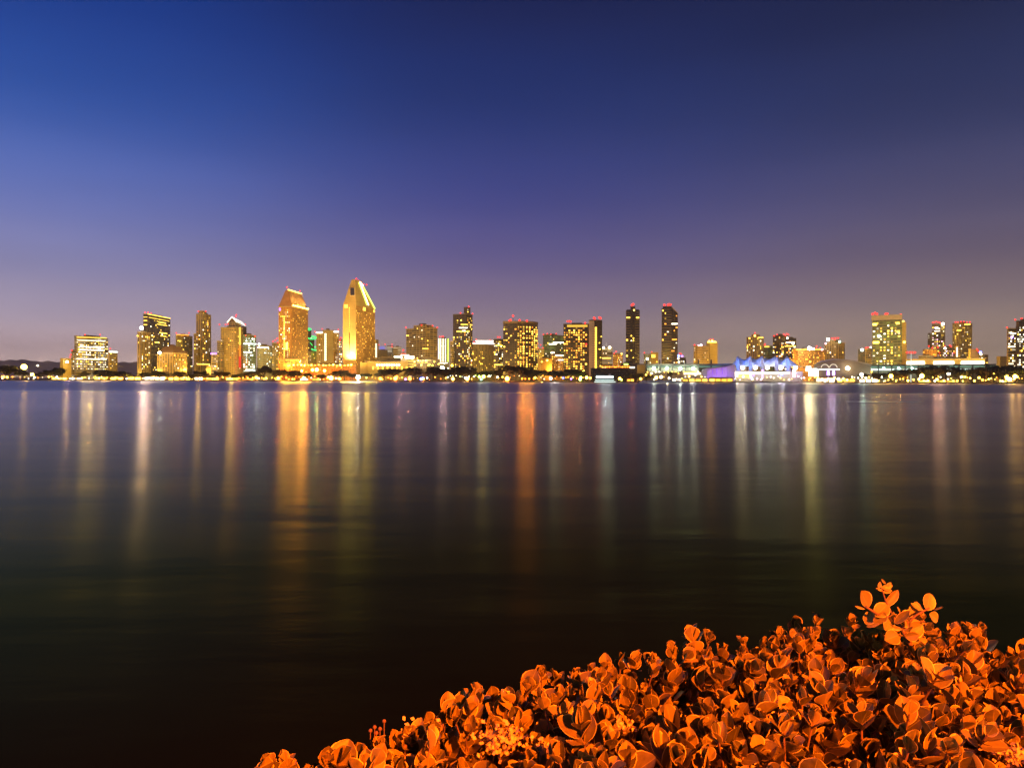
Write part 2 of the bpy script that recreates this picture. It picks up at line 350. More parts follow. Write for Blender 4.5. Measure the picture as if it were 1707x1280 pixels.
class Bld:
    def __init__(s, name, cat, label, uc, off, Y=None, group=None):
        Y = Y or shoreY(uc) + off
        s.uc, s.Y = uc, Y; p = at(uc, Y, z=LAND); s.X0 = p.x; s.a = math.atan2(p.x, Y)
        s.root = empty(name, p, -s.a); tag(s.root, label, cat, group)
        s.faces = []; s.nwin = 0; s.r = random.Random(int(uc * 13 + off)); s.extra = []
    def lx(s, u, ly=0):
        t = (u - 853.5) / F; ca, sa = math.cos(s.a), math.sin(s.a)
        return (t * (s.Y + ly * ca) - s.X0 - ly * sa) / (ca + t * sa)
    def z(s, v, u=None, ly=0):
        u = s.uc if u is None else u
        Yw = s.Y - s.lx(u, ly) * math.sin(s.a) + ly * math.cos(s.a)
        return CAMZ + (yh(u) - v) * Yw / F - LAND
    def foot(s, u0, u1, split=.35, th=55, dy=0, depth=None):
        """rectangle turned so its near corner shows at `split` of the width"""
        if split <= 0.001 or split >= .999:
            d = depth or max(14, .5 * abs(s.lx(u1) - s.lx(u0)))
            return [(s.lx(u0, dy), dy), (s.lx(u1, dy), dy), (s.lx(u1, dy), dy + d), (s.lx(u0, dy), dy + d)]
        uc = u0 + (u1 - u0) * split; xc = s.lx(uc, dy); T = math.tan(R(th))
        ly = dy + 10
        for _ in range(6): xr = s.lx(u1, ly); ly = dy + (xr - xc) * T
        Rr = (xr, ly); ly = dy + 5
        for _ in range(6): xl = s.lx(u0, ly); ly = dy + (xc - xl) / T
        L = (xl, ly); N = (xc, dy)
        return [N, Rr, (Rr[0] + L[0] - N[0], Rr[1] + L[1] - N[1]), L]
    def block(s, u0, u1, v, style, split=.35, th=55, dy=0, z0=0, depth=None, name='wall', parapet=True, poly=None, uref=None):
        poly = poly or s.foot(u0, u1, split, th, dy, depth)
        zt = s.z(v, uref or (u0 + (u1 - u0) * split if 0 < split < 1 else (u0 + u1) / 2), dy)
        mb = MB(); mb.prism(poly, z0, zt, 0, 1)
        o = mb.build(name, [facade(style), roof_m], s.root)
        nvis = 2 if 0 < split < 1 else 1
        s.faces.append((poly[0], poly[1], z0, zt, style))
        if nvis == 2 and len(poly) == 4: s.faces.append((poly[3], poly[0], z0, zt, style))
        if parapet:
            b = MB(); n = len(poly); cx = sum(p[0] for p in poly) / n; cy = sum(p[1] for p in poly) / n
            out = [(cx + (p[0] - cx) * 1.02, cy + (p[1] - cy) * 1.02) for p in poly]
            b.prism(out, zt + .003, zt + 1.1, 0, 0)
            b.build('parapet', trim_m if style not in ('black', 'dark', 'glass') else roof_m, s.root)
            # plant room on the roof
            if abs(poly[1][0] - poly[0][0]) > 12:
                q = MB(); f = s.r.uniform(.3, .5); sh = s.r.uniform(-.15, .15)
                q.prism([(cx + (p[0] - cx) * f + sh * 8, cy + (p[1] - cy) * f) for p in poly], zt + 1.1, zt + 1.1 + s.r.uniform(1.6, 3.0), 0, 0)
                q.build('plant_room', roof_m, s.root)
        return zt
    def cells(s, fi=None, vmax=617):
        out = []
        for k, (p0, p1, z0, z1, style) in enumerate(s.faces):
            if fi is not None and k not in fi: continue
            st = STY[style]; bw, fh = st['bw'], st['fh']
            if style in ('stripe', 'darkstripe'): bw = 3.6
            if style in ('band', 'slab', 'mauve'): bw = bw / 2
            L = math.hypot(p1[0] - p0[0], p1[1] - p0[1]); zmin = s.z(vmax)
            for i in range(int(L / bw)):
                for j in range(int(z0 / fh + .999), int(z1 / fh - .3)):
                    if (j + .5) * fh > zmin: out.append((k, i, j, (i + .5) * bw, (j + .5) * fh, bw, fh * st['hf'], bw * st['wf']))
        return out
    def pane(s, k, uu, zz, w, h, mat, name='lit_window'):
        p0, p1 = s.faces[k][0], s.faces[k][1]; L = math.hypot(p1[0] - p0[0], p1[1] - p0[1])
        dx, dy = (p1[0] - p0[0]) / L, (p1[1] - p0[1]) / L
        return link(name, unit_box(mat), s.root, (p0[0] + dx * uu + dy * .06, p0[1] + dy * uu - dx * .06, zz), math.atan2(dy, dx), (w, .3, h))
    def windows(s, p, keys=('gold',), st=2.2, fi=None, big=1.0, vmax=617, pf=None, cap=100):
        C = s.cells(fi, vmax); s.r.shuffle(C); n = 0; rest = MB(); used = []
        for (k, i, j, uu, zz, bw, h, w) in C:
            pp = 1.25 * (p if pf is None else p * pf(k, i, j))
            if s.r.random() > pp: continue
            key = s.r.choice(keys); q = s.r.choice((.3, .6, 1, 1.5, 2.4)); mat = em(key, round(st * q, 2))
            ww = min(w, 2.6) * big * s.r.choice((.55, .8, .95)); hh = h * big * s.r.choice((.6, .85))
            if s.nwin < cap: s.pane(k, uu, zz, ww, hh, mat); s.nwin += 1
            else:
                p0, p1 = s.faces[k][0], s.faces[k][1]; L = math.hypot(p1[0] - p0[0], p1[1] - p0[1]); dx, dy = (p1[0] - p0[0]) / L, (p1[1] - p0[1]) / L
                mi = used.index(mat) if mat in used else (used.append(mat) or len(used) - 1)
                a, b = uu - ww / 2, uu + ww / 2
                P = lambda t, z_: (p0[0] + dx * t + dy * .12, p0[1] + dy * t - dx * .12, z_)
                rest.face([P(a, zz - hh / 2), P(b, zz - hh / 2), P(b, zz + hh / 2), P(a, zz + hh / 2)], mi)
                # give the pane its reveal
                P2 = lambda t, z_: (p0[0] + dx * t - dy * .1, p0[1] + dy * t + dx * .1, z_)
                rest.face([P(a, zz + hh / 2), P(b, zz + hh / 2), P2(b, zz + hh / 2), P2(a, zz + hh / 2)], mi)
        if rest.f: o = rest.build('lit_windows', used, s.root); o['kind'] = 'stuff'
    def strip(s, v, u0, u1, key, st, h=1.4, ly=-.4, name='light_strip', t=.6, ly1=None):
        """a glowing band between two columns"""
        ly1 = ly if ly1 is None else ly1
        a = Vector((s.lx(u0, ly), ly, s.z(v, u0, ly))); b = Vector((s.lx(u1, ly1), ly1, 0)); b.z = a.z
        mb = MB(); d = (b - a); d.z = 0; d.normalize(); nrm = Vector((d.y, -d.x, 0)) * t
        for (P, Q) in ((a, b),):
            c = [P, Q, Q - nrm, P - nrm]
            mb.prism([(q.x, q.y) for q in c], a.z - h / 2, a.z + h / 2, 0, 0)
        return mb.build(name, em(key, st), s.root)
    def facestrip(s, k, f0, f1, v, key, st, h=1.8, name='light_band', z=None):
        p0, p1 = s.faces[k][0], s.faces[k][1]; L = math.hypot(p1[0] - p0[0], p1[1] - p0[1])
        return s.pane(k, L * (f0 + f1) / 2, s.z(v) if z is None else z, L * (f1 - f0), h, em(key, st), name)
    def beacons(s, pts, key='red', st=4, r=1.0, ly=3):
        for (u, v) in pts: link('warning_lamp', beacon_mesh(key, st, r), s.root, (s.lx(u, ly), ly, s.z(v, u, ly) - 2.4))
    def lamp(s, u, v, key='white', st=12, r=1.3, ly=-1.5, name='roof_lamp'):
        link(name, beacon_mesh(key, st, r), s.root, (s.lx(u, ly), ly, s.z(v, u, ly) - 2.4))

# --- simple towers from a table: (name, category, label, offset behind shore, blocks, windows, beacons, strips, lamps)
# block: (u0, u1, vtop, style, split[, dy])
T = [
 ('low_block','building','small beige block with a white sign lamp left of the banded office block',160,[(100.5,119,598,'blank',.25)],(.12,('white','gold'),2.5),[(118,591),(117,595)],[],[(112,604,'white',20,1.8)]),
 ('office_block','office building','broad gold office block with many glowing white window bands, far left',230,[(124,180,560.5,'band',.06),(119,126,584,'band',.3,3)],(.55,('white','gold'),3.0),[(142,558),(167,558),(119.5,584)],[(562,128,178,'gold',2.5),(567,130,176,'white',2.5),(578,133,174,'white',5),(583,133,174,'white',6),(598,128,178,'white',4)],[]),
 ('side_wing_block','building','lower gold block with a white lit roof edge right of the banded office block',250,[(180.5,196,586,'gold',.2)],(.20,('gold','white'),2.6),[(184,581)],[(586.5,182,196,'cool',9)],[]),
 ('rounded_block','apartment building','brown block with a glaring white roof lamp left of the slanted roofline tower',190,[(229,252,554,'vert',.3)],(.22,('gold','white'),2.6),[],[],[(236,548,'white',60,2.6),(229.5,560,'gold',5,1.2)]),
 ('office_tower','office tower','grey glass tower with slanted glowing gold roofline at the left',330,[(239,284,524,'glass',.16,0,66)],(.10,('gold','white'),3.0),[(242,521),(247,521),(252,522)],[],[]),
 ('brown_roof_hotel','hotel','low wide gold block under a stepped brown mansard roof',130,[(262,312,589,'vert',.55)],(.20,('gold','amber','white'),2.6),[],[],[(266,589,'white',36,2.0)]),
 ('orange_crown_block','apartment building','block with an orange lit crown behind the brown mansard roof',420,[(293,316,559,'pale',.5),(315,321,561,'slab',.3,6)],(.12,('white','gold'),2.6),[(294,555),(315,555),(304,560)],[(558,294,315,'orange',4),(568,296,302,'gold',4)],[]),
 ('slim_step_tower','apartment tower','slim gold tower with narrow vertical piers and a lower shoulder, left of the gabled tower',280,[(327,352,524,'vert',.42),(331,344.5,519,'vert',.5,4),(323,331,557,'vert',.5,-2)],(.16,('gold','gold','white','amber'),2.6),[(331,519),(343,519)],[(607,328,350,'gold',4)],[]),
 ('dark_behind_block','office building','narrow dark block just right of the gabled white roof',420,[(402,411,545,'dark',.4)],(.08,('gold',),2.4),[],[],[]),
 ('white_banded_block','office building','dark green block striped with white lit floors right of the gabled tower',260,[(405,427,559,'green',.4)],(.40,('cool','white'),3.2),[(425,560.5),(410,559)],[(573,406,427,'cool',6),(587,406,420,'cool',5)],[]),
 ('small_sign_block','building','small low block with a violet lit roof sign left of the gabled tower',230,[(352,363,591,'band',.2)],(.3,('gold','white'),2.2),[],[(589.5,351,361,'violet',7)],[]),
 ('pale_grid_block','office building','pale yellow block with a regular grid of small windows left of the mansard hotel tower',300,[(428.5,454,576,'pale',.12)],(.14,('gold','cool'),2.4),[],[(579,429,448,'white',5)],[(432,574.5,'cool',24,1.6)]),
 ('red_lamp_block','building','narrow dim block topped with clustered red lamps beside the mansard hotel tower',330,[(453.5,466,572,'gold',.4)],(.25,('white','gold'),2.8),[(455,569),(459,567),(462,564),(463,571)],[],[]),
 ('t_shape_block','office building','gold slab with white winged top and a lit vertical stair, between the two hotel towers',420,[(538,556,551,'blank',.0,-4),(527.5,565,556,'gold',.0,0)],(.15,('gold','white'),2.6),[(537,548.5),(564,549.5),(525,553)],[(554.5,527,537.5,'white',12),(553,556.5,564.5,'white',12)],[]),
 ('small_lit_block','building','small gold stepped block squeezed left of the tall chisel topped tower',260,[(562,571,566,'band',.3),(556,564,584,'gold',.3,5)],(.5,('gold','white'),3),[(568,563),(567,567)],[],[]),
 ('narrow_side_block','building','narrow tan block with a lit stair column at the foot of the chisel topped tower',330,[(625,631,567,'blank',.3)],(.0,('gold',),2),[],[],[]),
 ('purple_top_block','building','small block with a pale purple lit crown and mast',520,[(629,646,583.5,'blank',.2)],(.05,('gold',),2),[(631.5,575),(642,574)],[],[]),
 ('louvered_block','office building','small tan ribbed block right of the purple topped block',560,[(645,656,577,'band',.4)],(.04,('gold',),2),[(653.5,574),(653.5,578)],[],[]),
 ('striped_low_block','office building','small tan striped block just left of the wide balcony grid block',500,[(655.5,669,579,'band',.0)],(.03,('gold',),2),[],[],[]),
 ('balcony_grid_block','apartment building','wide grey gold block with a dense grid of dark balconies and four red lamps',260,[(677,729,546.5,'slab',.76,0,40),(689.5,722,542.5,'slab',.6,4,40)],(.055,('gold','gold','white'),2.8),[(676.5,546),(702.5,542),(721,543),(729,546)],[(581,704,714,'gold',3.5)],[]),
 ('white_column_block','office building','narrow block with white lit vertical columns and a red topped roof',330,[(731,748.5,565,'pale',.25)],(.10,('cool','white'),2.6),[(733,561.5),(737,561),(739,561.5)],[(605,730,746,'white',4)],[]),
 ('stepped_tower','apartment tower','tall dark stepped tower with lit floors near its top, centre of the skyline',220,[(755,787.5,524,'dark',.66),(773,784,513,'dark',.5,3),(750,757,570,'slab',.5,6)],(.20,('gold','amber','gold','white'),2.4),[(781,511.5),(767.5,522),(787.5,523)],[(541,768,779,'gold',3.5),(546.5,765,779,'white',5),(552.5,761,782,'gold',5)],[]),
 ('white_crown_block','hotel','gold block with a bright white lit crown right of the stepped dark tower',300,[(786.5,824,574,'vert',.1)],(.08,('gold',),2.8),[(794,566),(790,570),(817,567)],[(572.5,788,823,'white',5),(568.5,793,822,'white',8)],[]),
 ('dim_side_block','building','dim brown block between the white crowned block and the broad amber tower',240,[(823,840,566,'dark',.4)],(.30,('gold','white'),2.6),[(829.5,562),(833,562)],[(576,826,838,'gold',4),(608,824,838,'gold',5)],[]),
 ('grey_green_block','office building','grey green block with a diagonal white lit sign behind the amber windowed towers',460,[(905,940,558,'green',.2)],(.07,('gold','white'),2.6),[(905.5,557.5),(912,556.5),(927,556.5),(918,557)],[(571,922,939,'white',12),(573.5,915,928,'white',10)],[]),
 ('red_lit_low_block','building','low block washed in red light right of the broad amber tower',380,[(894,907,582,'pale',.3)],(.22,('white','gold'),2.8),[(901,575),(905,580),(897,581),(896,573)],[],[]),
 ('domed_orange_block','building','low orange lit block with a small white lit cupola',300,[(917,938,591,'orange',.3),(919,925,586,'blank',.5,3)],(.2,('gold',),2.6),[],[(588,918,924,'white',10)],[]),
 ('yellow_annex_block','building','low yellow annex with dim plain walls at the foot of the broad amber tower',200,[(896,920,598,'blank',.2)],(.05,('gold',),2.4),[],[],[(912,601,'gold',14,1.3),(903,603,'gold',8,1.0)]),
 ('orange_gap_block','building','low orange block with bright floor strips left of the amber windowed twin slab',280,[(926,942,597,'orange',.3)],(.2,('gold','white'),2.4),[],[(592.5,926,940,'white',6),(600,930,940,'white',5)],[(942.5,607,'gold',16,1.4)]),
 ('banded_mast_block','office building','pale banded block with two white roof lamps and a thin mast',380,[(1003.5,1021,581,'band',.0)],(.10,('white','gold'),2.4),[],[(597,1004,1018,'gold',4)],[(1006,580,'white',20,1.5),(1016,580,'white',24,1.9)]),
 ('orange_lit_low_block','building','small low orange block full of lights left of the first slim black tower',360,[(1021.5,1038,590,'orange',.4)],(.4,('gold','white','amber'),3),[(1027,586),(1024,589)],[],[(1036,590,'gold',10,1.2)]),
 ('speckled_low_block','building','small speckled block between the two slim black towers',420,[(1073,1086,591,'pale',.3)],(.35,('white','cool','gold'),2.8),[(1074,588)],[],[(1079,599,'cool',16,1.8)]),
 ('bright_panel_block','building','small block with one large glowing gold panel left of the second slim black tower',380,[(1085,1097,588.5,'blank',.0)],(.0,('gold',),2.8),[(1086,587)],[(592,1086,1092,'gold',6),(595,1086,1092,'gold',6),(603,1094,1096,'gold',4)],[]),
 ('blue_lamp_block','building','small block with blue lamps at the right foot of the second slim black tower',420,[(1128,1143,597,'dark',.3)],(.1,('white',),2.8),[(1133,589),(1135,590)],[],[(1131,594,'blue',14,2.0),(1130.5,598,'white',14,1.2),(1137,594,'violet',10,1.3),(1131.5,604,'white',12,1.4)]),
 ('gold_hotel_block','hotel','gold block with columns of dark windows left of the blue sails',300,[(1156,1182,577,'gold',.25)],(.14,('gold','white'),2.8),[(1157.5,575)],[(575.5,1163,1171,'pink',6)],[(1168,575,'pink',8,1.2)]),
 ('yellow_crown_block','hotel','plain tan block with a glowing yellow crown left of the blue sails',340,[(1177,1196,571.5,'blank',.3)],(.04,('gold',),2.6),[(1184,566),(1188,566)],[(570.5,1179,1194,'gold',8)],[(1182,569,'gold',14,1.2),(1187,569,'gold',16,1.4),(1191,570,'gold',10,1.1)]),
 ('tan_round_top_tower','apartment tower','tan tower with lit penthouse behind the second blue sail',430,[(1244,1273,562,'vert',.6),(1252,1266,558,'vert',.5,3)],(.22,('gold','white','gold'),2.6),[(1258,555),(1257,559)],[(563,1263,1272,'gold',5)],[(1258,560,'gold',14,1.4),(1249,564,'gold',8,1.1)]),
 ('twin_crown_tower','apartment tower','dark broad tower with a red and white lit crown behind the middle sails',450,[(1288,1313,559.5,'dark',.4),(1305,1327,564,'dark',.4,5)],(.24,('gold','white','amber'),2.8),[(1290,560),(1295,558),(1306,557),(1311,556.5),(1314,558),(1309,559.5),(1296,568)],[(571,1310,1322,'white',7),(577,1308,1326,'gold',5)],[(1312,564,'white',12,1.5),(1322,573,'white',20,1.9)]),
 ('middle_gap_block','building','dim lower block joining the two towers behind the blue sails',470,[(1272,1290,577,'green',.4)],(.12,('gold','white'),2.8),[(1275,573.5),(1274,575)],[(578,1274,1282,'gold',4)],[]),
 ('orange_wide_block','hotel','wide low orange block with a glaring white roof lamp',330,[(1321,1376,582.5,'orange',.15)],(.28,('gold','amber'),2.4),[(1361,577),(1367,580),(1360,581)],[(583,1326,1372,'gold',3)],[(1349,582,'white',160,2.6),(1355,582,'white',40,1.6),(1370,583,'pink',12,1.3)]),
 ('curved_gold_tower','apartment tower','gold tower with white corner lamps and red crown above the curved shell roof',380,[(1374,1408,572,'vert',.7),(1382,1400,567.5,'vert',.5,3)],(.08,('gold','white'),2.6),[(1386,564),(1390,563.5),(1394,563.5),(1397,563.5),(1391,566)],[],[(1380,567,'white',40,2.1),(1399,570,'teal',16,1.4),(1376,573,'pink',12,1.1)]),
 ('dark_lamp_block','building','small dark block with a white roof lamp left of the green glazed hotel slab',330,[(1430,1442,583,'dark',.0)],(.05,('white',),2),[],[],[(1437,584,'cool',26,1.8)]),
 ('thin_pale_block','building','thin pale block touching the left side of the green glazed hotel slab',300,[(1442,1453,582,'slab',.3)],(.15,('gold','white'),2.4),[(1443,580),(1446,579)],[],[(1451,579,'white',8,1.1)]),
 ('white_crown_tower','apartment tower','tower of pink white windows under a red crown, left one of the pair',430,[(1553,1575,540,'slab',.7),(1546,1554,556,'slab',.5,3)],(.36,('white','gold','pink','gold'),2.6),[(1554,538),(1557,537),(1560,536.5),(1563,537),(1566,538)],[(548,1558,1566,'white',5),(552,1557,1566,'white',4)],[(1571,541,'white',40,2.0)]),
 ('gold_pair_tower','apartment tower','gold tower with scattered windows under a red crown, right one of the pair',430,[(1587,1620,539,'gold',.35)],(.24,('gold','gold','white'),2.6),[(1592,537),(1596,537),(1601,536.5),(1606,536.5),(1611,537),(1616,537)],[(541,1607,1617,'gold',5),(551,1594,1602,'gold',4)],[]),
 ('orange_low_block','building','low orange washed block below the left one of the pair towers',330,[(1538,1562,583,'orange',.4)],(.08,('gold',),2.4),[(1548,577),(1554,580)],[],[]),
 ('speckled_mid_block','building','low block crowded with red and white lights between the pair towers',330,[(1562,1592,580,'dark',.3)],(.5,('white','gold','pink','amber'),2.8),[(1563,579),(1574,577),(1585,577.5),(1583,576),(1590,588),(1566,588)],[],[(1575,581,'white',12,1.5)]),
 ('thin_lit_stack','building','narrow block with a glowing white stair shaft in front of the gold pair tower',300,[(1592,1600,578,'slab',.4)],(.3,('gold','white'),2.6),[],[],[]),
 ('orange_cube_block','building','plain orange washed block at the right foot of the gold pair tower',320,[(1614,1632,583,'blank',.2)],(.02,('gold',),2.4),[(1628,582),(1630,585)],[],[(1634,588,'blue',12,1.7),(1635,591,'white',14,1.3)]),
 ('dim_right_block','building','dim low block with a lit edge right of the orange washed cube',340,[(1630,1647,592,'slab',.3)],(.3,('gold','white'),2.2),[],[],[]),
 ('brown_low_block','building','small plain brown block left of the striped tower at the right edge',340,[(1661,1680,595,'blank',.3)],(.0,('gold',),2.4),[],[],[]),
 ('right_edge_tower','apartment tower','gold striped tower of long balconies cut by the right edge',250,[(1678,1716,548,'stripe',.06),(1693,1716,536,'dark',.1,5)],(.34,('gold','white','white'),3.0),[(1691.5,533),(1678,546),(1702,531)],[(556,1684,1693,'white',5),(578,1680,1692,'white',4)],[(1686,563,'violet',10,1.5)]),
]
for (nm, cat, lab, off, blocks, win, bcs, strips, lamps) in T:
    uc = (blocks[0][0] + blocks[0][1]) / 2
    b = Bld(nm, cat, lab, uc, off)
    for k, bl in enumerate(blocks):
        u0, u1, v, st, sp = bl[:5]; dy = bl[5] if len(bl) > 5 else 0; th = bl[6] if len(bl) > 6 else 55
        b.block(u0, u1, v, st, sp, th=th, dy=dy, name='wall')
    b.windows(*win)
    b.beacons(bcs)
    for (v, u0, u1, key, stt) in strips: b.strip(v, u0, u1, key, stt, ly=-1.2 if blocks[0][4] < .1 else -.6)
    for (u, v, key, stt, r) in lamps: b.lamp(u, v, key, stt, r)
    if nm == 'office_tower':        # glowing outline that follows the roof, and bands of lit floors on the long side
        N, Rr, _, L = b.faces[0][0], b.faces[0][1], 0, b.faces[1][0]; zt = b.faces[0][3]
        for k in (0, 1):
            LL = math.hypot(b.faces[k][1][0] - b.faces[k][0][0], b.faces[k][1][1] - b.faces[k][0][1])
            b.pane(k, LL / 2, zt + .6, LL, 1.3, em('gold', 4), 'light_band'); b.pane(k, LL / 2, zt - 5, LL * .9, 1.2, em('gold', 2.5), 'light_band')
        for (f0, f1, v, st) in ((.45, .8, 534, 4), (.4, .85, 538, 2.5), (.5, .85, 552, 4), (.55, .8, 557, 3.5), (.05, .3, 560, 2), (.3, .5, 569.5, 5)):
            b.facestrip(0, f0, f1, v, 'gold', st, 1.8)
        for v in (535, 542, 556, 562, 570, 584, 590): b.facestrip(1, .1, .9, v, 'gold', 3, 1.8)
    if nm == 'brown_roof_hotel':
        P = b.foot(261, 313, .55); cx = sum(p[0] for p in P) / 4; cy = sum(p[1] for p in P) / 4; z0 = b.z(589) + 1.2
        sh = lambda f: [(cx + (p[0] - cx) * f, cy + (p[1] - cy) * f) for p in P]
        mb = MB(); mb.prism(P, z0, z0 + 4.5, 0, 0, sh(.86)); mb.prism(sh(.72), z0 + 4.5, z0 + 10, 0, 0, sh(.5)); mb.prism(sh(.28), z0 + 10, z0 + 13, 0, 0, sh(.12))
        mb.build('mansard_roof', plain('brown_tile', (.16, .09, .045), .8), b.root)
    if nm == 'purple_top_block':
        mb = MB(); x0, x1 = b.lx(632), b.lx(642); z0, z1 = b.z(583) + 1.3, b.z(577)
        mb.prism([(x0, 2), (x1, 2), (x1, 12), (x0, 12)], z0, z1, 0, 0, [(x0 + 2, 3), (x1 - 2, 3), (x1 - 2, 11), (x0 + 2, 11)])
        mb.build('lit_crown', emit('purple_crown', (.34, .30, .85), .75), b.root)
        mb = MB(); mb.tube((b.lx(637.5), 6, z1), (b.lx(637.5), 6, z1 + 7), .35, .2); mb.build('mast', plain('white_mast', (.7, .7, .7)), b.root)
    if nm == 'banded_mast_block':
        mb = MB(); mb.tube((b.lx(1010), 6, b.z(580)), (b.lx(1010), 6, b.z(567)), .5, .25); mb.build('mast', plain('white_mast', (.7, .7, .7)), b.root)
    if nm == 'white_column_block':
        for u in (731.5, 734.5, 738.5, 742.5, 747):
            z1, z0 = b.z(564.5), b.z(603); mb = MB(); x = b.lx(u, -2.5); mb.box(x - .8, x + .8, -3.2, -2.5, z0, z1); mb.build('lit_column', em('white' if u < 745 else 'lime', 2.6), b.root)
    if nm == 't_shape_block':
        for j in range(17):
            v = 557 + j * 2.7; link('stair_window', unit_box(em('white', 4)), b.root, (b.lx(542.5, -4.3), -4.3, b.z(v, 542.5, -4)), 0, (3.0, .4, 1.9))
    if nm == 'narrow_side_block':
        for j in range(8):
            link('stair_window', unit_box(em('white', 3)), b.root, (b.lx(627, -.8), -.8, b.z(574 + j * 3.4)), 0, (2.6, .4, 2))
    if nm == 'thin_lit_stack':
        link('stair_shaft', unit_box(em('white', 4)), b.root, (b.lx(1595, -.8), -.8, b.z(587)), 0, (1.6, .5, 14))

# --- the tower with the white gabled roof
def gabled_tower():
    b = Bld('gabled_tower', 'hotel', 'stepped gold tower with a white lit gabled roof and an orange lit corner', 385, 250)
    b.block(368, 405, 546, 'pale' if 0 else 'gold', .62, 50); b.block(362, 373, 569, 'slab', .55, 50, 5); b.block(381, 402, 538, 'slab', .5, 50, 6)
    P = b.foot(379, 411, .5, 50, 7); z0 = b.z(537.5) + 1.3; z1 = b.z(527)
    N, Rr, Bk, L = P
    M1 = ((N[0] + L[0]) / 2, (N[1] + L[1]) / 2); M2 = ((Rr[0] + Bk[0]) / 2, (Rr[1] + Bk[1]) / 2)
    mb = MB()
    mb.face([(*N, z0), (*Rr, z0 - 6), (*M2, z1 - 6), (*M1, z1)]); mb.face([(*Rr, z0 - 6), (*Bk, z0), (*M2, z1 - 6)], 1)
    mb.face([(*Bk, z0), (*L, z0), (*M1, z1), (*M2, z1 - 6)], 1); mb.face([(*L, z0), (*N, z0), (*M1, z1)], 1)
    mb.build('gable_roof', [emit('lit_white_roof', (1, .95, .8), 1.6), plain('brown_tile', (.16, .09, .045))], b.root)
    mb = MB(); mb.tube((*L, z0), (*M1, z1), .7); mb.tube((*M1, z1), (*N, z0), .7); mb.build('lit_edge', em('white', 4), b.root)
    b.windows(.12, ('gold', 'gold', 'amber', 'white'), 2.4)
    b.beacons([(366, 541), (376, 541), (380, 540), (394, 525), (393, 528), (409, 541)])
    x = b.lx(400, -1.5)
    for v0, v1, key, st in ((545, 575, 'gold', 1.6), (575, 594, 'orange', 1.6), (594, 613, 'red', 1.8)):
        mb = MB(); mb.box(x - 1.6, x + 1.6, -2.2, -1.5, b.z(v1), b.z(v0) - .1); mb.build('lit_pier', em(key, st), b.root)
    light('pier_light', 'POINT', (x + 4, -14, b.z(606)), 16000, (1, .12, .02), 1.0, b.root)
gabled_tower()

# --- mansard hotel tower
def mansard_tower():
    b = Bld('mansard_hotel_tower', 'hotel', 'broad orange gold tower under a lit copper mansard roof', 487, 190)
    P = b.foot(464.5, 513.5, .44, 66)
    zt = b.block(464.5, 513.5, 512, 'fine', .44, 66, poly=P, uref=487, parapet=False)
    N, Rr, Bk, L = P; z1 = b.z(484) + 1
    def mid(A, B, t): return (A[0] + (B[0] - A[0]) * t, A[1] + (B[1] - A[1]) * t)
    a0, a1 = mid(N, L, .40), mid(N, L, .60); c0, c1 = mid(Rr, Bk, .40), mid(Rr, Bk, .60)
    ins = lambda p, q, t: mid(p, q, t)
    tp = [ins(a0, c0, .10), ins(c0, a0, .10), ins(c1, a1, .10), ins(a1, c1, .10)]
    cx = sum(p[0] for p in P) / 4; cy = sum(p[1] for p in P) / 4
    big = [(cx + (p[0] - cx) * 1.03, cy + (p[1] - cy) * 1.03) for p in P]
    mb = MB(); mb.prism(big, zt + .003, zt + 1.6, 0, 0); mb.build('cornice', trim_m, b.root)
    mb = MB(); mb.prism(P, zt + 1.6, z1, 0, 0, tp)
    roof = mb.build('mansard_roof', plain('copper_roof', (.42, .24, .10), .55, noise=.2, scale=.15), b.root)
    # standing seams on the roof's long side, and lamps along its foot and ridge
    A0, A1 = Vector((*N, zt + 1.7)), Vector((*Rr, zt + 1.7)); B0, B1 = Vector((*tp[0], z1)), Vector((*tp[1], z1))
    nrm = (A1 - A0).cross(B0 - A0).normalized(); nrm = nrm if nrm.y < 0 else -nrm
    for i in range(9):
        t = (i + .5) / 9; p, q = A0.lerp(A1, t), B0.lerp(B1, t)
        mb = MB(); mb.tube(p + nrm * .3, q + nrm * .3, .3, n=4); mb.build('roof_rib', trim_m, roof)
        mb = MB(); mb.ball(p + nrm * 1.3 + Vector((0, 0, .9)), 1.15); mb.build('foot_lamp', em('gold', 22), roof)
        light('roof_light', 'SPOT', p + nrm * 2.6 + Vector((0, 0, 1)), 30000, (1, .62, .2), .4, b.root, target=q.lerp(p, .35), spot=75)
    mb = MB(); mb.tube(B0 + Vector((0, 0, .6)), B1 + Vector((0, 0, .6)), .8); mb.build('ridge_light', em('gold', 9), roof)
    mb = MB(); mb.tube(B0, B0 + Vector((0, 0, 7)), .4, .2); mb.build('mast', trim_m, roof)
    LL = math.hypot(Rr[0] - N[0], Rr[1] - N[1])
    b.pane(0, LL / 2, zt + .8, LL, 1.4, em('gold', 7), 'eave_light')
    b.windows(.22, ('gold',), 1.6, fi=[0]); b.windows(.30, ('gold', 'white'), 3.2, fi=[1], cap=160)
    for j in range(20):   # stair windows climbing the left face
        b.pane(1, LL * 0 + 9, b.z(528 + j * 3.6), 1.8, 2, em('gold', 4), 'stair_window')
    for u, v, s_ in ((466.5, 516, 'violet'), (470, 516, 'violet')):
        link('sign_pane', unit_box(em(s_, 4)), b.root, (b.lx(u, 8), 7.2, b.z(v, u, 8)), 0, (2.2, .5, 4))
    link('tall_window', unit_box(em('gold', 7)), b.root, (b.lx(478, 2.6), 2.4, b.z(577)), -.4, (3.6, .5, 11))
    b.beacons([(478, 479), (500, 485)], r=.9, ly=14)
mansard_tower()
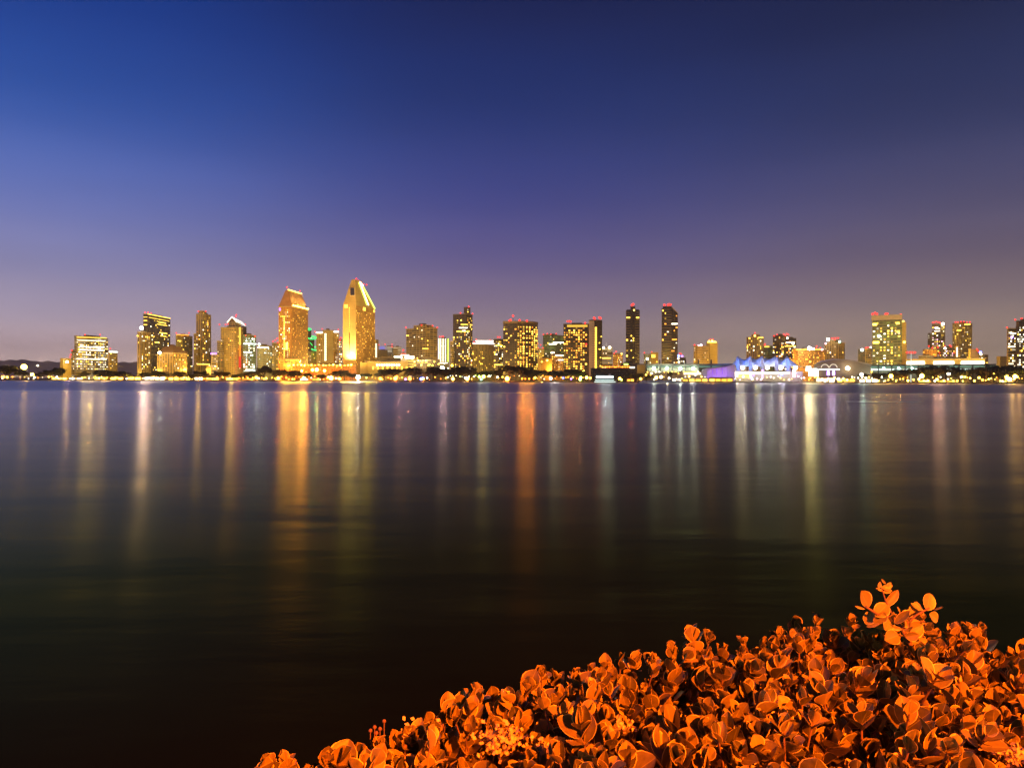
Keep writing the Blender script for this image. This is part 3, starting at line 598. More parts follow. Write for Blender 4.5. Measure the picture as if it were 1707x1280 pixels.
# podium between the two hotel towers
b = Bld('hotel_podium', 'building', 'long low orange lit podium joining the two hotel towers', 525, 110)
b.block(464, 500, 600, 'orange', 0, dy=0, depth=50, parapet=True); b.block(500, 594, 609, 'orange', 0, dy=-8, depth=60)
for u0 in range(484, 592, 6):
    b.lamp(u0 + b.r.uniform(-1, 1), 608.5 + b.r.uniform(-.6, .6), 'gold', b.r.choice((6, 12, 25)), b.r.choice((.8, 1.1)), -9.5)
for j, u in enumerate((476, 479, 482)): link('dark_window', unit_box(plain('black_glass', (.015, .012, .01), .3)), b.root, (b.lx(u, -.2), -.2, b.z(603.5)), 0, (2, .5, 2.2))
b.windows(.15, ('gold', 'amber'), 2.5)

# --- green ringed tower
def ring_tower():
    b = Bld('green_ring_tower', 'office tower', 'dark tower wrapped in glowing green rings beside the mansard hotel tower', 521, 420)
    b.block(513, 534, 587, 'gold', .3); b.block(513.5, 524, 566, 'black', .4, dy=4); b.block(513.5, 519, 549, 'black', .4, dy=8, parapet=False)
    b.block(527, 533, 563, 'vert', .4, dy=12)
    for u, v, w, hgt in ((515, 549, 3.2, 1.6), (520.5, 563, 7.6, 2.8), (527, 581, 7.8, 3.3)):
        cx = b.lx(u, 10); cz = b.z(v, u, 10); rx = abs(b.lx(u + w, 10) - cx); rz = hgt * b.Y / F
        mb = MB(); pts = []
        n = 28
        for k in range(n):
            t = 2 * math.pi * k / n; pts.append(Vector((cx + rx * math.cos(t), 10 + rx * math.sin(t), cz + rz * math.sin(t) * .9)))
        for k in range(n): mb.tube(pts[k], pts[(k + 1) % n], 1.05, n=5)
        # stand the ring clear of the walls
        mb.build('neon_ring', em('green', 2.2), b.root)
        if v > 550: light('ring_light', 'POINT', (cx, -6, cz - 4), 4000, CK['green'], .3, b.root)
    mb = MB(); mb.tube((b.lx(517, 2), 2, b.z(571)), (b.lx(521, 2), 2, b.z(576)), .6); mb.build('neon_slash', em('green', 1.6), b.root)
    b.windows(.14, ('gold', 'white'), 2.6)
ring_tower()

# --- tall chisel topped tower
def chisel_tower():
    b = Bld('chisel_top_tower', 'hotel', 'tallest gold tower with a chisel shaped top and a floodlit pale left face', 593, 150)
    P = b.foot(571.5, 625, .41, 62)
    N, Rr, Bk, L = P
    zt = b.z(509, 593)
    mb = MB(); mb.prism(P, 0, zt, 0, 1)
    w = mb.build('wall', [facade('fine'), roof_m], b.root)
    w.data.materials.append(facade('blank')); w.data.polygons[3].material_index = 2
    b.faces += [(N, Rr, 0, zt, 'fine'), (L, N, 0, zt, 'blank')]
    def mid(A, B, t): return (A[0] + (B[0] - A[0]) * t, A[1] + (B[1] - A[1]) * t)
    z1 = b.z(466)
    pN, pL = mid(N, L, .06), mid(N, L, .34)
    pR, pB = mid(pN, mid(Rr, Bk, .06), .34), mid(pL, mid(Rr, Bk, .34), .34)
    mb = MB(); mb.prism(P, zt, z1, 0, 1, [pN, pR, pB, pL])
    rf = mb.build('chisel_roof', [facade('blank'), roof_m], b.root)
    rf.data.polygons[0].material_index = 0
    # dark square opening high on the left face
    c = Vector((*L, zt)).lerp(Vector((*N, zt)), .66); 
    f = lambda s, t: Vector((*L, zt)).lerp(Vector((*N, zt)), s).lerp(Vector((*pL, z1)).lerp(Vector((*pN, z1)), s), t)
    pt = f(.62, .52); ang = math.atan2(N[1] - L[1], N[0] - L[0])
    link('dark_opening', unit_box(plain('black_glass', (.015, .012, .01), .3)), rf, (pt.x, pt.y - .5, pt.z), ang, (6.4, 1.2, 10))
    for k in range(1):
        link('opening_frame', unit_box(plain('pale_stone', (.6, .52, .32))), rf, (pt.x + .2, pt.y - .05, pt.z), ang, (7.8, 1.2, 11.6))
    # lit sloping edges of the right face
    G = lambda s, t: Vector((*N, zt)).lerp(Vector((*Rr, zt)), s).lerp(Vector((*pN, z1)).lerp(Vector((*pR, z1)), s), t) + Vector((.5, -.9, .3))
    for (s0, t0, s1, t1, r, key, st) in ((.42, .90, .60, .10, .9, 'lime', 3.2), (.52, .93, .68, .1, .8, 'white', 4), (.78, .80, .99, .02, .9, 'lime', 3), (.55, .93, .8, .82, 1.0, 'white', 8)):
        mb = MB(); mb.tube(G(s0, t0), G(s1, t1), r, n=5); mb.build('lit_edge', em(key, st), rf)
    for s in (.2,): pass
    b.pane(1, 5.2, zt - 1, 5.2, 5, em('gold', 3), 'corner_window'); LL = math.hypot(Rr[0] - N[0], Rr[1] - N[1])
    b.pane(0, LL * .42, zt - 3, 8, 5, em('gold', 3), 'corner_window'); b.pane(0, LL * .95, zt - 3, 5, 4, em('gold', 2.5), 'corner_window')
    wl_ = math.hypot(N[0] - L[0], N[1] - L[1])
    for j in range(26): b.pane(1, wl_ * .5, b.z(513 + j * 3.05), 1.2, 1.7, em('gold', 2.6) if j < 14 else plain('black_glass', (.015, .012, .01), .3), 'stair_window')
    # a recessed dark fold on the right face
    b.windows(.26, ('gold',), 1.7, fi=[0])
    b.beacons([(594, 465), (601, 471), (606, 474), (611, 475), (597, 468)], r=1.0, ly=14)
    # floodlights at the foot of the pale face
    for t_, pw in ((.3, 120000), (.55, 320000), (.8, 260000)):
        px, py = L[0] + (N[0] - L[0]) * t_, L[1] + (N[1] - L[1]) * t_
        light('facade_floodlight', 'SPOT', (px - 1, py - 7, b.z(607)), pw, (1, .86, .42), .5, b.root, target=(px, py + 1, 70), spot=80, blend=.8)
    light('facade_floodlight', 'SPOT', (L[0] - 10, -70, 14), 280000, (1, .64, .14), 1, b.root, target=((L[0] + N[0]) / 2, 3, 75), spot=70, blend=.8)
chisel_tower()

# --- low hall right of it
b = Bld('long_low_hall', 'hall', 'long low cream hall with round lit windows right of the chisel topped tower', 655, 90)
b.block(613, 680, 603.5, 'blank', 0, depth=30); b.block(600, 625, 605.5, 'blank', 0, dy=4, depth=20)
b.block(625, 668, 597, 'dark', 0, dy=34, depth=20)
for i in range(10): b.lamp(628.5 + i * 4.1, 608.4, 'white', 9, 1.05, -1.2, 'round_window')
for i in range(9): link('arch_window', unit_box(em('gold', 3)), b.root, (b.lx(622 + i * 8, -.3), -.3, b.z(613.5)), 0, (2.2, .5, 4))
b = Bld('white_roof_hall', 'hall', 'low pavilion with a white lit flat roof canopy and red dome lamp', 672, 170)
b.block(657, 691, 594.5, 'band', 0, depth=24)
b.strip(595.5, 657, 670, 'white', 10, 3.4, -1); b.strip(595.5, 675, 690, 'white', 9, 3.4, -1); b.strip(591.5, 668, 682, 'white', 5, .8, -1.5)
mb = MB(); mb.ball((b.lx(672.5, 8), 8, b.z(592)), 5.0, 0, 12, 8, .8); mb.build('red_dome', emit('red_dome', (1, .10, .02), .8), b.root)
b.beacons([(672, 584)], r=1.2)
b = Bld('lamp_terrace_block', 'building', 'low dark terrace building with scattered lamps below the wide balcony grid block', 710, 110)
b.block(690, 733, 600, 'dark', 0, depth=30)
for (u, v, st) in ((691, 603, 14), (697, 601, 20), (704, 604, 6), (710, 603.5, 5), (716, 608, 7), (724, 603, 6), (702, 608.5, 12), (692, 609, 7), (713.5, 609, 8), (721, 609, 8), (731, 607, 6)): b.lamp(u, v, 'gold', st, 1.1, -2)

# --- broad amber tower with a rounded right end
def amber_tower():
    b = Bld('amber_window_tower', 'hotel', 'broad dark tower crowded with amber windows and rounded at its right end', 866, 200)
    zt = b.z(538.5, 866)
    pts = []
    xl, xm, xr = b.lx(838.5), b.lx(862), b.lx(896.5, 25)
    rr = xr - xm
    front = [(xl, 5), (xm, 0)]
    arc = [(xm + rr * math.sin(t) , rr * .9 * (1 - math.cos(t))) for t in np.linspace(.25, math.pi / 2, 9)]
    poly = front + arc + [(xr, 45), (xl, 45)]
    mb = MB(); mb.prism(poly, 0, zt, 0, 1); mb.build('wall', [facade('dark'), roof_m], b.root)
    cx, cy = (xl + xr) / 2, 20
    mb = MB(); mb.prism([(cx + (p[0] - cx) * 1.015, cy + (p[1] - cy) * 1.015) for p in poly], zt + .003, zt + 3, 0, 0); mb.build('roof_crown', plain('crown_brown', (.20, .15, .11)), b.root)
    for i in range(len(front + arc) - 1): b.faces.append((poly[i], poly[i + 1], 0, zt, 'dark'))
    # amber windows grow denser towards the rounded end
    n = len(b.faces)
    b.windows(.20, ('amber', 'gold'), 2.6, fi=[0]); b.windows(.62, ('amber', 'gold', 'gold'), 3.0, fi=list(range(1, n)), cap=190)
    b.beacons([(851, 534), (855, 527), (866, 534.5), (878, 535.5), (849.5, 535)], r=1.5)
    mb = MB(); mb.tube((b.lx(855, 3), 3, zt), (b.lx(855, 3), 3, b.z(528)), .3); mb.build('mast', steel_m, b.root)
amber_tower()

# --- amber windowed twin slab
def twin_slab():
    b = Bld('amber_slab_tower', 'hotel', 'wide dark slab dotted with amber windows behind a grey blank edge', 961, 190)
    b.block(939, 981.5, 541, 'dark', 0, dy=2, depth=24)
    b.windows(.42, ('amber', 'amber', 'gold'), 2.6)
    b.strip(543.5, 945, 979, 'gold', 1.2, 3, .9, 'lit_crown'); b.beacons([(946, 536), (949, 536), (951, 536.5), (975, 557 - 18)], r=1.3)
    b.lamp(977, 574, 'red', 5, 1.2)
    b = Bld('grey_edge_tower', 'hotel', 'tall slab with a pale grey blank edge and one column of amber windows', 992, 185)
    b.block(981.5, 1003.5, 534, 'black', .42, 50, uref=991); b.block(981.5, 990.5, 536, 'mauve', 0, dy=-4, depth=6)
    for j in range(26): link('stair_window', unit_box(em('gold', 3.2)), b.root, (b.lx(993, -1.4), -1.4, b.z(546.5 + j * 2.9)), 0, (2.8, .4, 1.9))
    b.beacons([(990, 530.5), (999, 530), (1000.5, 531), (991, 532)], r=1.5)
    for (u, v) in ((999, 571.5), (1001, 596), (1002, 561), (1000, 582), (1001, 610), (998, 582)): b.lamp(u, v, 'gold', 4, .9, 8, 'side_window')
    b.windows(.05, ('gold',), 2.4)
twin_slab()

# --- two slim black towers
def slim(u0, u1, v, lab, name, second):
    b = Bld(name, 'apartment tower', lab, (u0 + u1) / 2, 240)
    if not second:
        b.block(u0, u0 + 8, v, 'darkstripe', 0, dy=0, depth=26, parapet=False); b.block(u1 - 8, u1, v, 'darkstripe', 0, dy=.5, depth=26, parapet=False)
        b.block(u0 + 7.5, u1 - 7.5, v - 5, 'black', 0, dy=-1.5, depth=20)
        b.block(u0 + 1.5, u1 - 1.5, v - 1, 'black', 0, dy=4, depth=18, parapet=False)
        b.faces = b.faces[:3]
        b.windows(.05, ('gold', 'white'), 3)
        b.strip(529.5, 1044, 1050, 'gold', 4, 2, -.6); b.strip(529.5, 1060, 1065, 'gold', 4, 2, -.4)
        b.beacons([(1054, 508.5), (1055, 508), (1053, 509.5)], r=1.6, ly=2); b.lamp(1056.5, 517.5, 'gold', 10, 1.2)
    else:
        b.block(u0, u0 + 16.5, v + 3, 'darkstripe', 0, dy=0, depth=26, parapet=False)
        # right half under a steep sloping roof
        x0, x1 = b.lx(u0 + 16, 1), b.lx(u1, 1); za, zb = b.z(v), b.z(523)
        mb = MB(); mb.prism([(x0, 1), (x1, 1), (x1, 24), (x0, 24)], 0, [za, zb, zb, za], 0, 1); mb.build('wall', [facade('black'), roof_m], b.root)
        b.faces.append(((x0, 1), (x1, 1), 0, zb, 'black'))
        mb = MB(); mb.tube((x0, .6, za + .3), (x1, .6, zb + .3), .55, n=4); mb.build('roof_edge', trim_m, b.root)
        xl = b.lx(u0 + 2, 3); mb = MB(); mb.prism([(xl, 3), (x0, 3), (x0, 22), (xl, 22)], b.z(v + 3), za + 1, 0, 0); mb.build('penthouse', steel_m, b.root)
        b.windows(.07, ('gold', 'white', 'amber'), 3)
        for (v_, a, c, st) in ((540, 1119, 1129, 5), (546, 1126, 1129, 3), (566, 1120, 1128, 3), (585, 1119, 1124, 2)): b.strip(v_, a, c, 'white' if v_ < 545 else 'amber', st, 1.8, .4)
        b.beacons([(1115, 508), (1117, 508.5), (1113, 509), (1107, 509)], r=1.5, ly=3)
slim(1043, 1066, 517, 'first slim black tower, its middle bay rising above striped sides', 'slim_flat_top_tower', False)
slim(1102.5, 1129.5, 511, 'second slim black tower, its roof sloping steeply down to the right', 'slim_slant_top_tower', True)

# --- green glazed hotel slab
b = Bld('green_glass_hotel', 'hotel', 'wide green gold glazed slab under a pale crown with three red lamps', 1480, 260)
b.block(1453.5, 1503, 533, 'green', 0, depth=24, parapet=False); b.block(1501.5, 1510, 537, 'blank', 0, dy=3, depth=18, parapet=False); b.block(1508, 1511, 571, 'gold', 0, dy=2, depth=10)
mb = MB(); mb.prism([(b.lx(1452), -.8), (b.lx(1503.5), -.8), (b.lx(1503.5), 25), (b.lx(1452), 25)], b.z(533.5) + .01, b.z(525), 0, 0); mb.build('pale_crown', plain('pale_crown', (.42, .36, .30)), b.root)
b.windows(.34, ('gold', 'gold', 'white'), 2.6, fi=[0], pf=lambda k, i, j: 1.0 if j < 22 else .1); b.windows(.4, ('gold',), 2.5, fi=[1], cap=140)
for (v, a, c, st) in ((541, 1454, 1461, 8), (571, 1455, 1465, 8), (539, 1493, 1499, 5), (553, 1494, 1499, 5)): b.strip(v, a, c, 'gold', st, 3, -.5)
b.lamp(1464.5, 561, 'white', 16, 1.8); b.lamp(1507, 571, 'gold', 10, 1.6); b.lamp(1505, 536, 'gold', 6, 1.3)
b.beacons([(1454, 524), (1458, 522.5), (1461, 524), (1476, 524), (1478, 523.5), (1500, 526), (1501, 525.5)], r=1.5)

# --- low lit blocks behind the right part of the convention centre
b = Bld('white_band_hall', 'hall', 'long low hall with a white glowing band behind the right part of the convention centre', 1575, 210)
b.block(1510, 1642, 599, 'blank', 0, depth=40)
for (a, c, st) in ((1511, 1541, 8), (1556, 1590, 10), (1602, 1640, 12)): b.strip(605, a, c, 'white', st, 4, -1)
b.block(1531, 1556, 594, 'band', 0, dy=6, depth=20)

# --- low dark building behind the ferry
b = Bld('dark_quay_building', 'building', 'long dark flat roofed quay building behind the bright white ferry', 1030, 60)
b.block(985, 1062, 615, 'black', 0, depth=30); b.block(1035, 1061, 607, 'dark', 0, dy=8, depth=20)
b.block(1062, 1075, 609, 'blank', 0, dy=-2, depth=20)
for i in range(16): b.lamp(1004 + i * 3.0, 611.5, 'orange', b.r.choice((3, 5, 8)), .8, -1)
b.strip(607.5, 1040, 1047, 'lime', 4, 2, 6); b.strip(612.5, 1050, 1058, 'white', 5, 1.6, -1.5)

# --- convention centre
def convention():
    Yc = shoreY(1120) + 75
    b = Bld('convention_hall', 'convention centre', 'long flat roofed convention hall with pale green lit bays and four glaring lamps', 1120, 75)
    wallm = plain('cc_wall', (.42, .38, .26), .8)
    z0, zr = b.z(612), b.z(606.5)
    x0, x1 = b.lx(1060), b.lx(1226)
    mb = MB(); mb.box(x0, x1, 8, 60, 0, zr - 2.6); mb.build('wall', wallm, b.root)
    mb = MB(); mb.box(x0 - 1, x1, -3, 62, zr - 2.6, zr); mb.build('flat_roof', plain('cc_roof', (.16, .15, .11)), b.root)
    for i in range(7):
        ua = 1078 + i * 21.5; xa = b.lx(ua); xb = b.lx(ua + 21)
        if ua > 1195: break
        mb = MB(); mb.box(xa + 1, xb - 1, 4.5, 5, b.z(612.2), b.z(608.8)); mb.build('glazed_bay', emit('green_glass', (.42, .75, .52), .42 if i < 5 else .9), b.root)
        mb = MB(); mb.box(xa - .8, xa + .8, -2, 7.9, 0, zr - 2.61); mb.build('buttress', plain('cc_dark', (.12, .11, .08)), b.root)
        mb = MB(); mb.tube((xa, -1, zr), (xa, -1, zr + 5), 1.1, .9); mb.build('roof_vent', steel_m, b.root)
    for u in (1090, 1112, 1134, 1155.5):
        b.lamp(u, 615, 'cool', 110, 1.5, -4, 'bay_lamp'); light('bay_light', 'SPOT', (b.lx(u, -7), -7, b.z(615) - 2), 5000, COOL, .4, b.root, target=(b.lx(u, 5), 5, b.z(611)), spot=140)
    mb = MB(); mb.box(b.lx(1080), b.lx(1170), -12, 4, 0, b.z(620)); mb.build('terrace', wallm, b.root)
    for i in range(14): b.lamp(1080 + i * 6.5 + b.r.uniform(-1.5, 1.5), 621 + b.r.uniform(-2.5, 2), b.r.choice(('white', 'gold')), b.r.choice((4, 8, 16)), .7, -13)
    b.strip(622.8, 1140, 1168, 'white', 4, 1.8, -13); b.strip(620, 1139, 1166, 'gold', 2.2, .8, -13)
    # violet washed curved wall
    b2 = Bld('violet_wall_block', 'hall', 'curved blank hall washed in violet light left of the blue sails', 1200, 45)
    P = [(b2.lx(1168), 6), (b2.lx(1178), 0), (b2.lx(1212), 0), (b2.lx(1226), 5), (b2.lx(1226), 40), (b2.lx(1168), 40)]
    T_ = [(p[0] * .96, p[1]) for p in P]
    zz = [b2.z(v) for v in (618, 614, 611, 607, 607, 614)]
    mb = MB(); mb.prism(P, 0, zz, 0, 0, T_); mb.build('wall', plain('pale_panel', (.5, .48, .5), .7), b2.root)
    for u in (1182, 1192, 1203, 1214, 1222): light('violet_light', 'SPOT', (b2.lx(u, -9), -9, b2.z(625)), 2600, (.34, .14, 1), .4, b2.root, target=(b2.lx(u, 2), 2, b2.z(617)), spot=150)
    for u in (1188, 1195, 1204): mb = MB(); mb.box(b2.lx(u) - .3, b2.lx(u) + .3, -1.1, -.2, b2.z(624), b2.z(613.5)); mb.build('lit_pilaster', em('violet', .8), b2.root)
    # sails
    b3 = Bld('sail_pavilion', 'pavilion', 'row of blue lit peaked fabric sails on sloping concrete piers', 1275, 55)
    fab = plain('sail_fabric', (.62, .62, .66), .7, noise=.05)
    base = MB(); base.box(b3.lx(1222), b3.lx(1338), 2, 40, 0, b3.z(619)); base.build('podium', wallm, b3.root)
    peaks = [1229, 1250, 1270, 1293, 1312]; ends = [1217, 1240, 1260, 1281.5, 1302.5, 1338]
    vE = [608, 599, 598, 598, 599, 611]
    for k, pu in enumerate(peaks):
        ua, ub = ends[k], ends[k + 1]; mb = MB(); nx, ny = 16, 10
        depth = 30
        def S(i, j):
            f = i / nx; u = ua + (ub - ua) * f; g = j / ny; y = 1 + depth * g
            tu = (u - pu) / ((ub - pu) if u > pu else (pu - ua)); vr = vE[k + 1] if u > pu else vE[k]
            ridge = (1 - abs(tu)) ** 1.7; vtop = vr + (592 - vr) * ridge
            drop = (abs(2 * g - 1)) ** 1.6           # falls to the eaves front and back
            vfr = 609.5 + 1.5 * abs(tu)
            v = vtop + (vfr - vtop) * drop if vtop < vfr else vtop
            return Vector((b3.lx(u, 1 + depth * .3) + 0, y, b3.z(v, u, 1)))
        for i in range(nx):
            for j in range(ny):
                q = [S(i, j), S(i + 1, j), S(i + 1, j + 1), S(i, j + 1)]
                mb.face(q); mb.face([p - Vector((0, 0, .15)) for p in reversed(q)])
        mb.build('fabric_sail', fab, b3.root)
        x = b3.lx(pu, -1.5); zb, zt = b3.z(620), b3.z(598)
        mb = MB(); mb.prism([(x - 1.2, -3), (x + 4.2, -3), (x + 4.2, -.6), (x - 1.2, -.6)], zb, zt, 0, 0, [(x - .9, -2.4), (x + .9, -2.4), (x + .9, -.8), (x - .9, -.8)])
        mb.build('sloping_pier', plain('pier_concrete', (.22, .19, .15)), b3.root)
        uu = pu + 9 if k < 4 else 1326
        light('sail_light', 'SPOT', (b3.lx(pu - 4, -12), -12, b3.z(606)), 26000 if k in (0, 1, 4) else 12000, (.08, .20, 1) if k in (0, 1, 4) else (.45, .55, 1), .4, b3.root, target=(b3.lx(pu - 2, 8), 8, b3.z(601)), spot=150)
        b3.lamp(uu, 614, 'white', 26, 2.0, -1, 'sail_lamp'); light('white_sail_light', 'SPOT', (b3.lx(uu, -4), -4, b3.z(612)), 1300, (.8, 1, .95), .4, b3.root, target=(b3.lx(uu, 6), 6, b3.z(606)), spot=140)
    light('sail_light', 'SPOT', (b3.lx(1322, -12), -12, b3.z(604)), 26000, (.08, .20, 1), .4, b3.root, target=(b3.lx(1322, 8), 8, b3.z(603)), spot=150)
    # glowing terrace front below the sails
    for (v, a, c, key, st, h) in ((624, 1225, 1252, 'white', 6, 6), (621.5, 1244, 1316, 'white', 5, 1.6), (626, 1230, 1250, 'gold', 5, 4)): b3.strip(v, a, c, key, st, h, -4 if v < 625 else -6)
    for (u, v, key, st, h, w) in ((1271, 622, 'violet', 6, 8, 1.6), (1323.5, 622, 'pink', 9, 8, 3), (1303, 624, 'blue', 7, 3, 2.6), (1253, 630, 'blue', 9, 3, 2.2), (1256, 624, 'violet', 5, 3, 2.0), (1218, 624, 'gold', 1.2, 7, 5)):
        link('lit_panel', unit_box(em(key, st)), b3.root, (b3.lx(u, -7), -7, b3.z(v)), 0, (w, .5, h))
    # curved shell roof hall
    b4 = Bld('shell_roof_hall', 'hall', 'hall under a long curved grey shell roof with round lit arches', 1395, 60)
    mb = MB(); us = np.linspace(1357, 1452, 25)
    vs_ = [598 + 9.5 * (abs((u - 1388) / (31 if u < 1388 else 64)) ** 1.9) for u in us]
    for i in range(24):
        a, c = us[i], us[i + 1]; za, zc = b4.z(vs_[i]), b4.z(vs_[i + 1]); xa, xc = b4.lx(a), b4.lx(c)
        mb.face([(xa, -2, za - 1.4), (xc, -2, zc - 1.4), (xc, -2, zc), (xa, -2, za)])
        mb.face([(xa, -2, za), (xc, -2, zc), (xc, 46, zc), (xa, 46, za)]); mb.face([(xa, 46, za - 1.4), (xc, 46, zc - 1.4), (xc, -2, zc - 1.4), (xa, -2, za - 1.4)])
    mb.build('shell_roof', plain('shell_grey', (.30, .25, .20)), b4.root)
    mb = MB()
    for i in range(24):
        a, c = us[i], us[i + 1]; za, zc = b4.z(vs_[i]) - 1.45, b4.z(vs_[i + 1]) - 1.45; xa, xc = b4.lx(a), b4.lx(c)
        mb.face([(xa, 3, 0), (xc, 3, 0), (xc, 3, zc), (xa, 3, za)])
    mb.build('gable_wall', plain('brown_panel', (.17, .12, .07)), b4.root)
    for u in (1375, 1389):
        mb = MB(); c0 = Vector((b4.lx(u, 1), 1.5, b4.z(613)))
        pts = [c0 + Vector((4 * math.cos(t), 0, 4 * math.sin(t))) for t in np.linspace(0, math.pi, 12)]
        for p, q in zip(pts[:-1], pts[1:]): mb.tube(p, q, .5, n=5)
        mb.build('lit_arch', em('white', 1), b4.root)
    for (v, a, c, key, st, h) in ((616.5, 1343, 1362, 'cool', 5, 3), (622, 1348, 1364, 'white', 7, 7), (616, 1364, 1400, 'cool', 2.5, 1.2), (613, 1343, 1352, 'cool', 2, 4)): b4.strip(v, a, c, key, st, h, -3)
    for u in (1380.5, 1389.5): link('lit_panel', unit_box(em('violet', 7)), b4.root, (b4.lx(u, -3), -3, b4.z(622)), 0, (2.6, .5, 5)); link('lit_panel', unit_box(em('white', 12)), b4.root, (b4.lx(u, -3.5), -3.5, b4.z(622)), 0, (1.6, .5, 4))
    b4.lamp(1413, 615, 'white', 40, 2.0, -3); b4.lamp(1350, 603, 'gold', 6, 1)
    # right wing: soffit of pale green bays
    b5 = Bld('convention_wing', 'convention centre', 'right wing of the convention centre with a pale green lit soffit above dark trees', 1530, 65)
    x0, x1 = b5.lx(1400), b5.lx(1660); zr = b5.z(607.5)
    mb = MB(); mb.box(x0, x1, 8, 50, 0, zr - 1.6); mb.build('wall', wallm, b5.root)
    mb = MB(); mb.box(x0, x1, -3, 52, zr - 1.6, zr); mb.build('flat_roof', plain('cc_roof', (.16, .15, .11)), b5.root)
    for i in range(11):
        ua = 1420 + i * 22.5; xa, xb = b5.lx(ua), b5.lx(ua + 20)
        mb = MB(); mb.box(xa, xb, 5, 5.5, b5.z(612.5), b5.z(610)); mb.build('glazed_bay', emit('green_glass', (.42, .75, .52), .7), b5.root)
        mb = MB(); mb.box(xa, xb, 3, 3.6, b5.z(617), b5.z(614.5)); mb.build('lit_soffit', em('cool', 2.6 if i < 5 else 1.2), b5.root)
        mb = MB(); mb.box(b5.lx(ua - 2), b5.lx(ua - .2), -2, 7.9, 0, zr - 1.61); mb.build('buttress', plain('cc_dark', (.12, .11, .08)), b5.root)
    for u in (1450, 1473, 1498, 1520): b5.lamp(u, 614, 'teal', 22, 1.2, -3)
    b5.lamp(1452, 620, 'gold', 16, 1.2, -4)
    # tall flag mast with red lamps
    mt = empty('light_mast', at(1518.5, shoreY(1518) + 60, z=LAND)); tag(mt, 'thin white lit mast with red lamps on top right of the green glazed hotel slab', 'mast')
    h = at(1518.5, mt.location.y, v=589).z - LAND
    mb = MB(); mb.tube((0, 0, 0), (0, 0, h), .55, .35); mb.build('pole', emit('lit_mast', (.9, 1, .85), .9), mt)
    for dx in (-5, -1.5, 1.5, 4.6): link('warning_lamp', beacon_mesh('red', 5, 1.1), mt, (dx * .9, 0, h - 1.5))
    mb = MB(); mb.box(-5, 5, -.2, .2, h - 1.7, h - 1.3); mb.build('crossbar', steel_m, mt)
convention()

# ------------------------------------------------------------------ low lit waterfront pavilions
pav_wall = plain('pavilion_wall', (.5, .4, .22), .8)
def pavilion(u0, u1, vtop, label, key='gold', st=5, off=16, hfrac=.5, name='waterfront_pavilion', roofc='roof_grey', cat='pavilion'):
    b = Bld(name, cat, label, (u0 + u1) / 2, off, group='low lit buildings on the far waterfront')
    zt = b.z(vtop); x0, x1 = b.lx(u0), b.lx(u1)
    mb = MB(); mb.box(x0, x1, 0, 12, 0, zt * .72); mb.build('wall', pav_wall, b.root)
    mb = MB(); mb.prism([(x0 - 1, -1.5), (x1 + 1, -1.5), (x1 + 1, 13), (x0 - 1, 13)], zt * .72 + .003, zt, 0, 0, [(x0 + 1.5, 4), (x1 - 1.5, 4), (x1 - 1.5, 8), (x0 + 1.5, 8)])
    mb.build('hipped_roof', plain('dark_tile', (.12, .07, .04)), b.root)
    n = max(2, int((x1 - x0) / 6))
    for i in range(n):
        w = (x1 - x0) / n
        link('lit_shopfront', unit_box(em(key, round(st * b.r.choice((.5, 1, 1.4)), 2))), b.root, (x0 + w * (i + .5), -.2, zt * .36), 0, (w * .72, .5, zt * hfrac))
    return b
for (u0, u1, v, lab, key, st) in (
 (86, 112, 627.5, 'low pavilion with a continuous white gold glow left of the banded office block', 'gold', 9),
 (114, 139, 627.8, 'low pavilion with a continuous bright glow below the banded office block', 'white', 7),
 (156, 180, 626.8, 'low gold pavilion under the wide flat tree crown', 'gold', 6),
 (184, 206, 627, 'small gold pavilion right of the banded office block', 'gold', 6),
 (212, 236, 626.6, 'low gold pavilion below the block with the glaring roof lamp', 'gold', 7),
 (240, 275, 626.3, 'brightest white fronted pavilion below the slanted roofline tower', 'white', 11),
 (280, 318, 627, 'low orange gold pavilion below the brown mansard block', 'gold', 6),
 (324, 338, 626.8, 'small white fronted pavilion below the slim step tower', 'white', 9),
 (342, 366, 627.6, 'low gold pavilion left of the gabled tower', 'gold', 6),
 (376, 398, 627.3, 'low gold pavilion below the gabled tower', 'gold', 7),
 (403, 424, 629, 'dim orange pavilion right of the gabled tower', 'amber', 3),
 (458, 470, 629.5, 'small orange fronted pavilion below the mansard hotel tower', 'amber', 6),
 (500, 514, 629.5, 'small white fronted pavilion below the green ringed tower', 'white', 5),
 (520, 534, 629.8, 'small gold fronted pavilion left of the T shaped block', 'gold', 4),
 (1045, 1057, 630, 'small orange glowing kiosk between the ferry and the marina', 'amber', 6),
 (1120, 1136, 629, 'white fronted marina office below the second slim black tower', 'white', 6),
 (1137, 1180, 629.6, 'long gold lit quay shed left of the violet wall', 'gold', 3),
 (1182, 1222, 628.8, 'long gold lit quay shed below the violet wall', 'gold', 3.6),
 (1360, 1392, 627.6, 'low white glowing pavilion below the shell roof', 'white', 8),
 (1395, 1426, 628.6, 'low gold glowing pavilion right of the shell roof centre', 'gold', 7),
 (1432, 1464, 630, 'low white gold pavilion left of the dark right hand trees', 'white', 7),
 (1530, 1552, 632.5, 'dim gold pavilion under the dark trees below the white crowned pair tower', 'gold', 3),
 (1562, 1592, 632.5, 'dim gold pavilion under the dark trees between the pair towers', 'gold', 3.5),
 (1668, 1690, 633, 'dim gold pavilion below the striped tower at the right edge', 'gold', 3.5)):
    pavilion(u0, u1, v, lab, key, st)
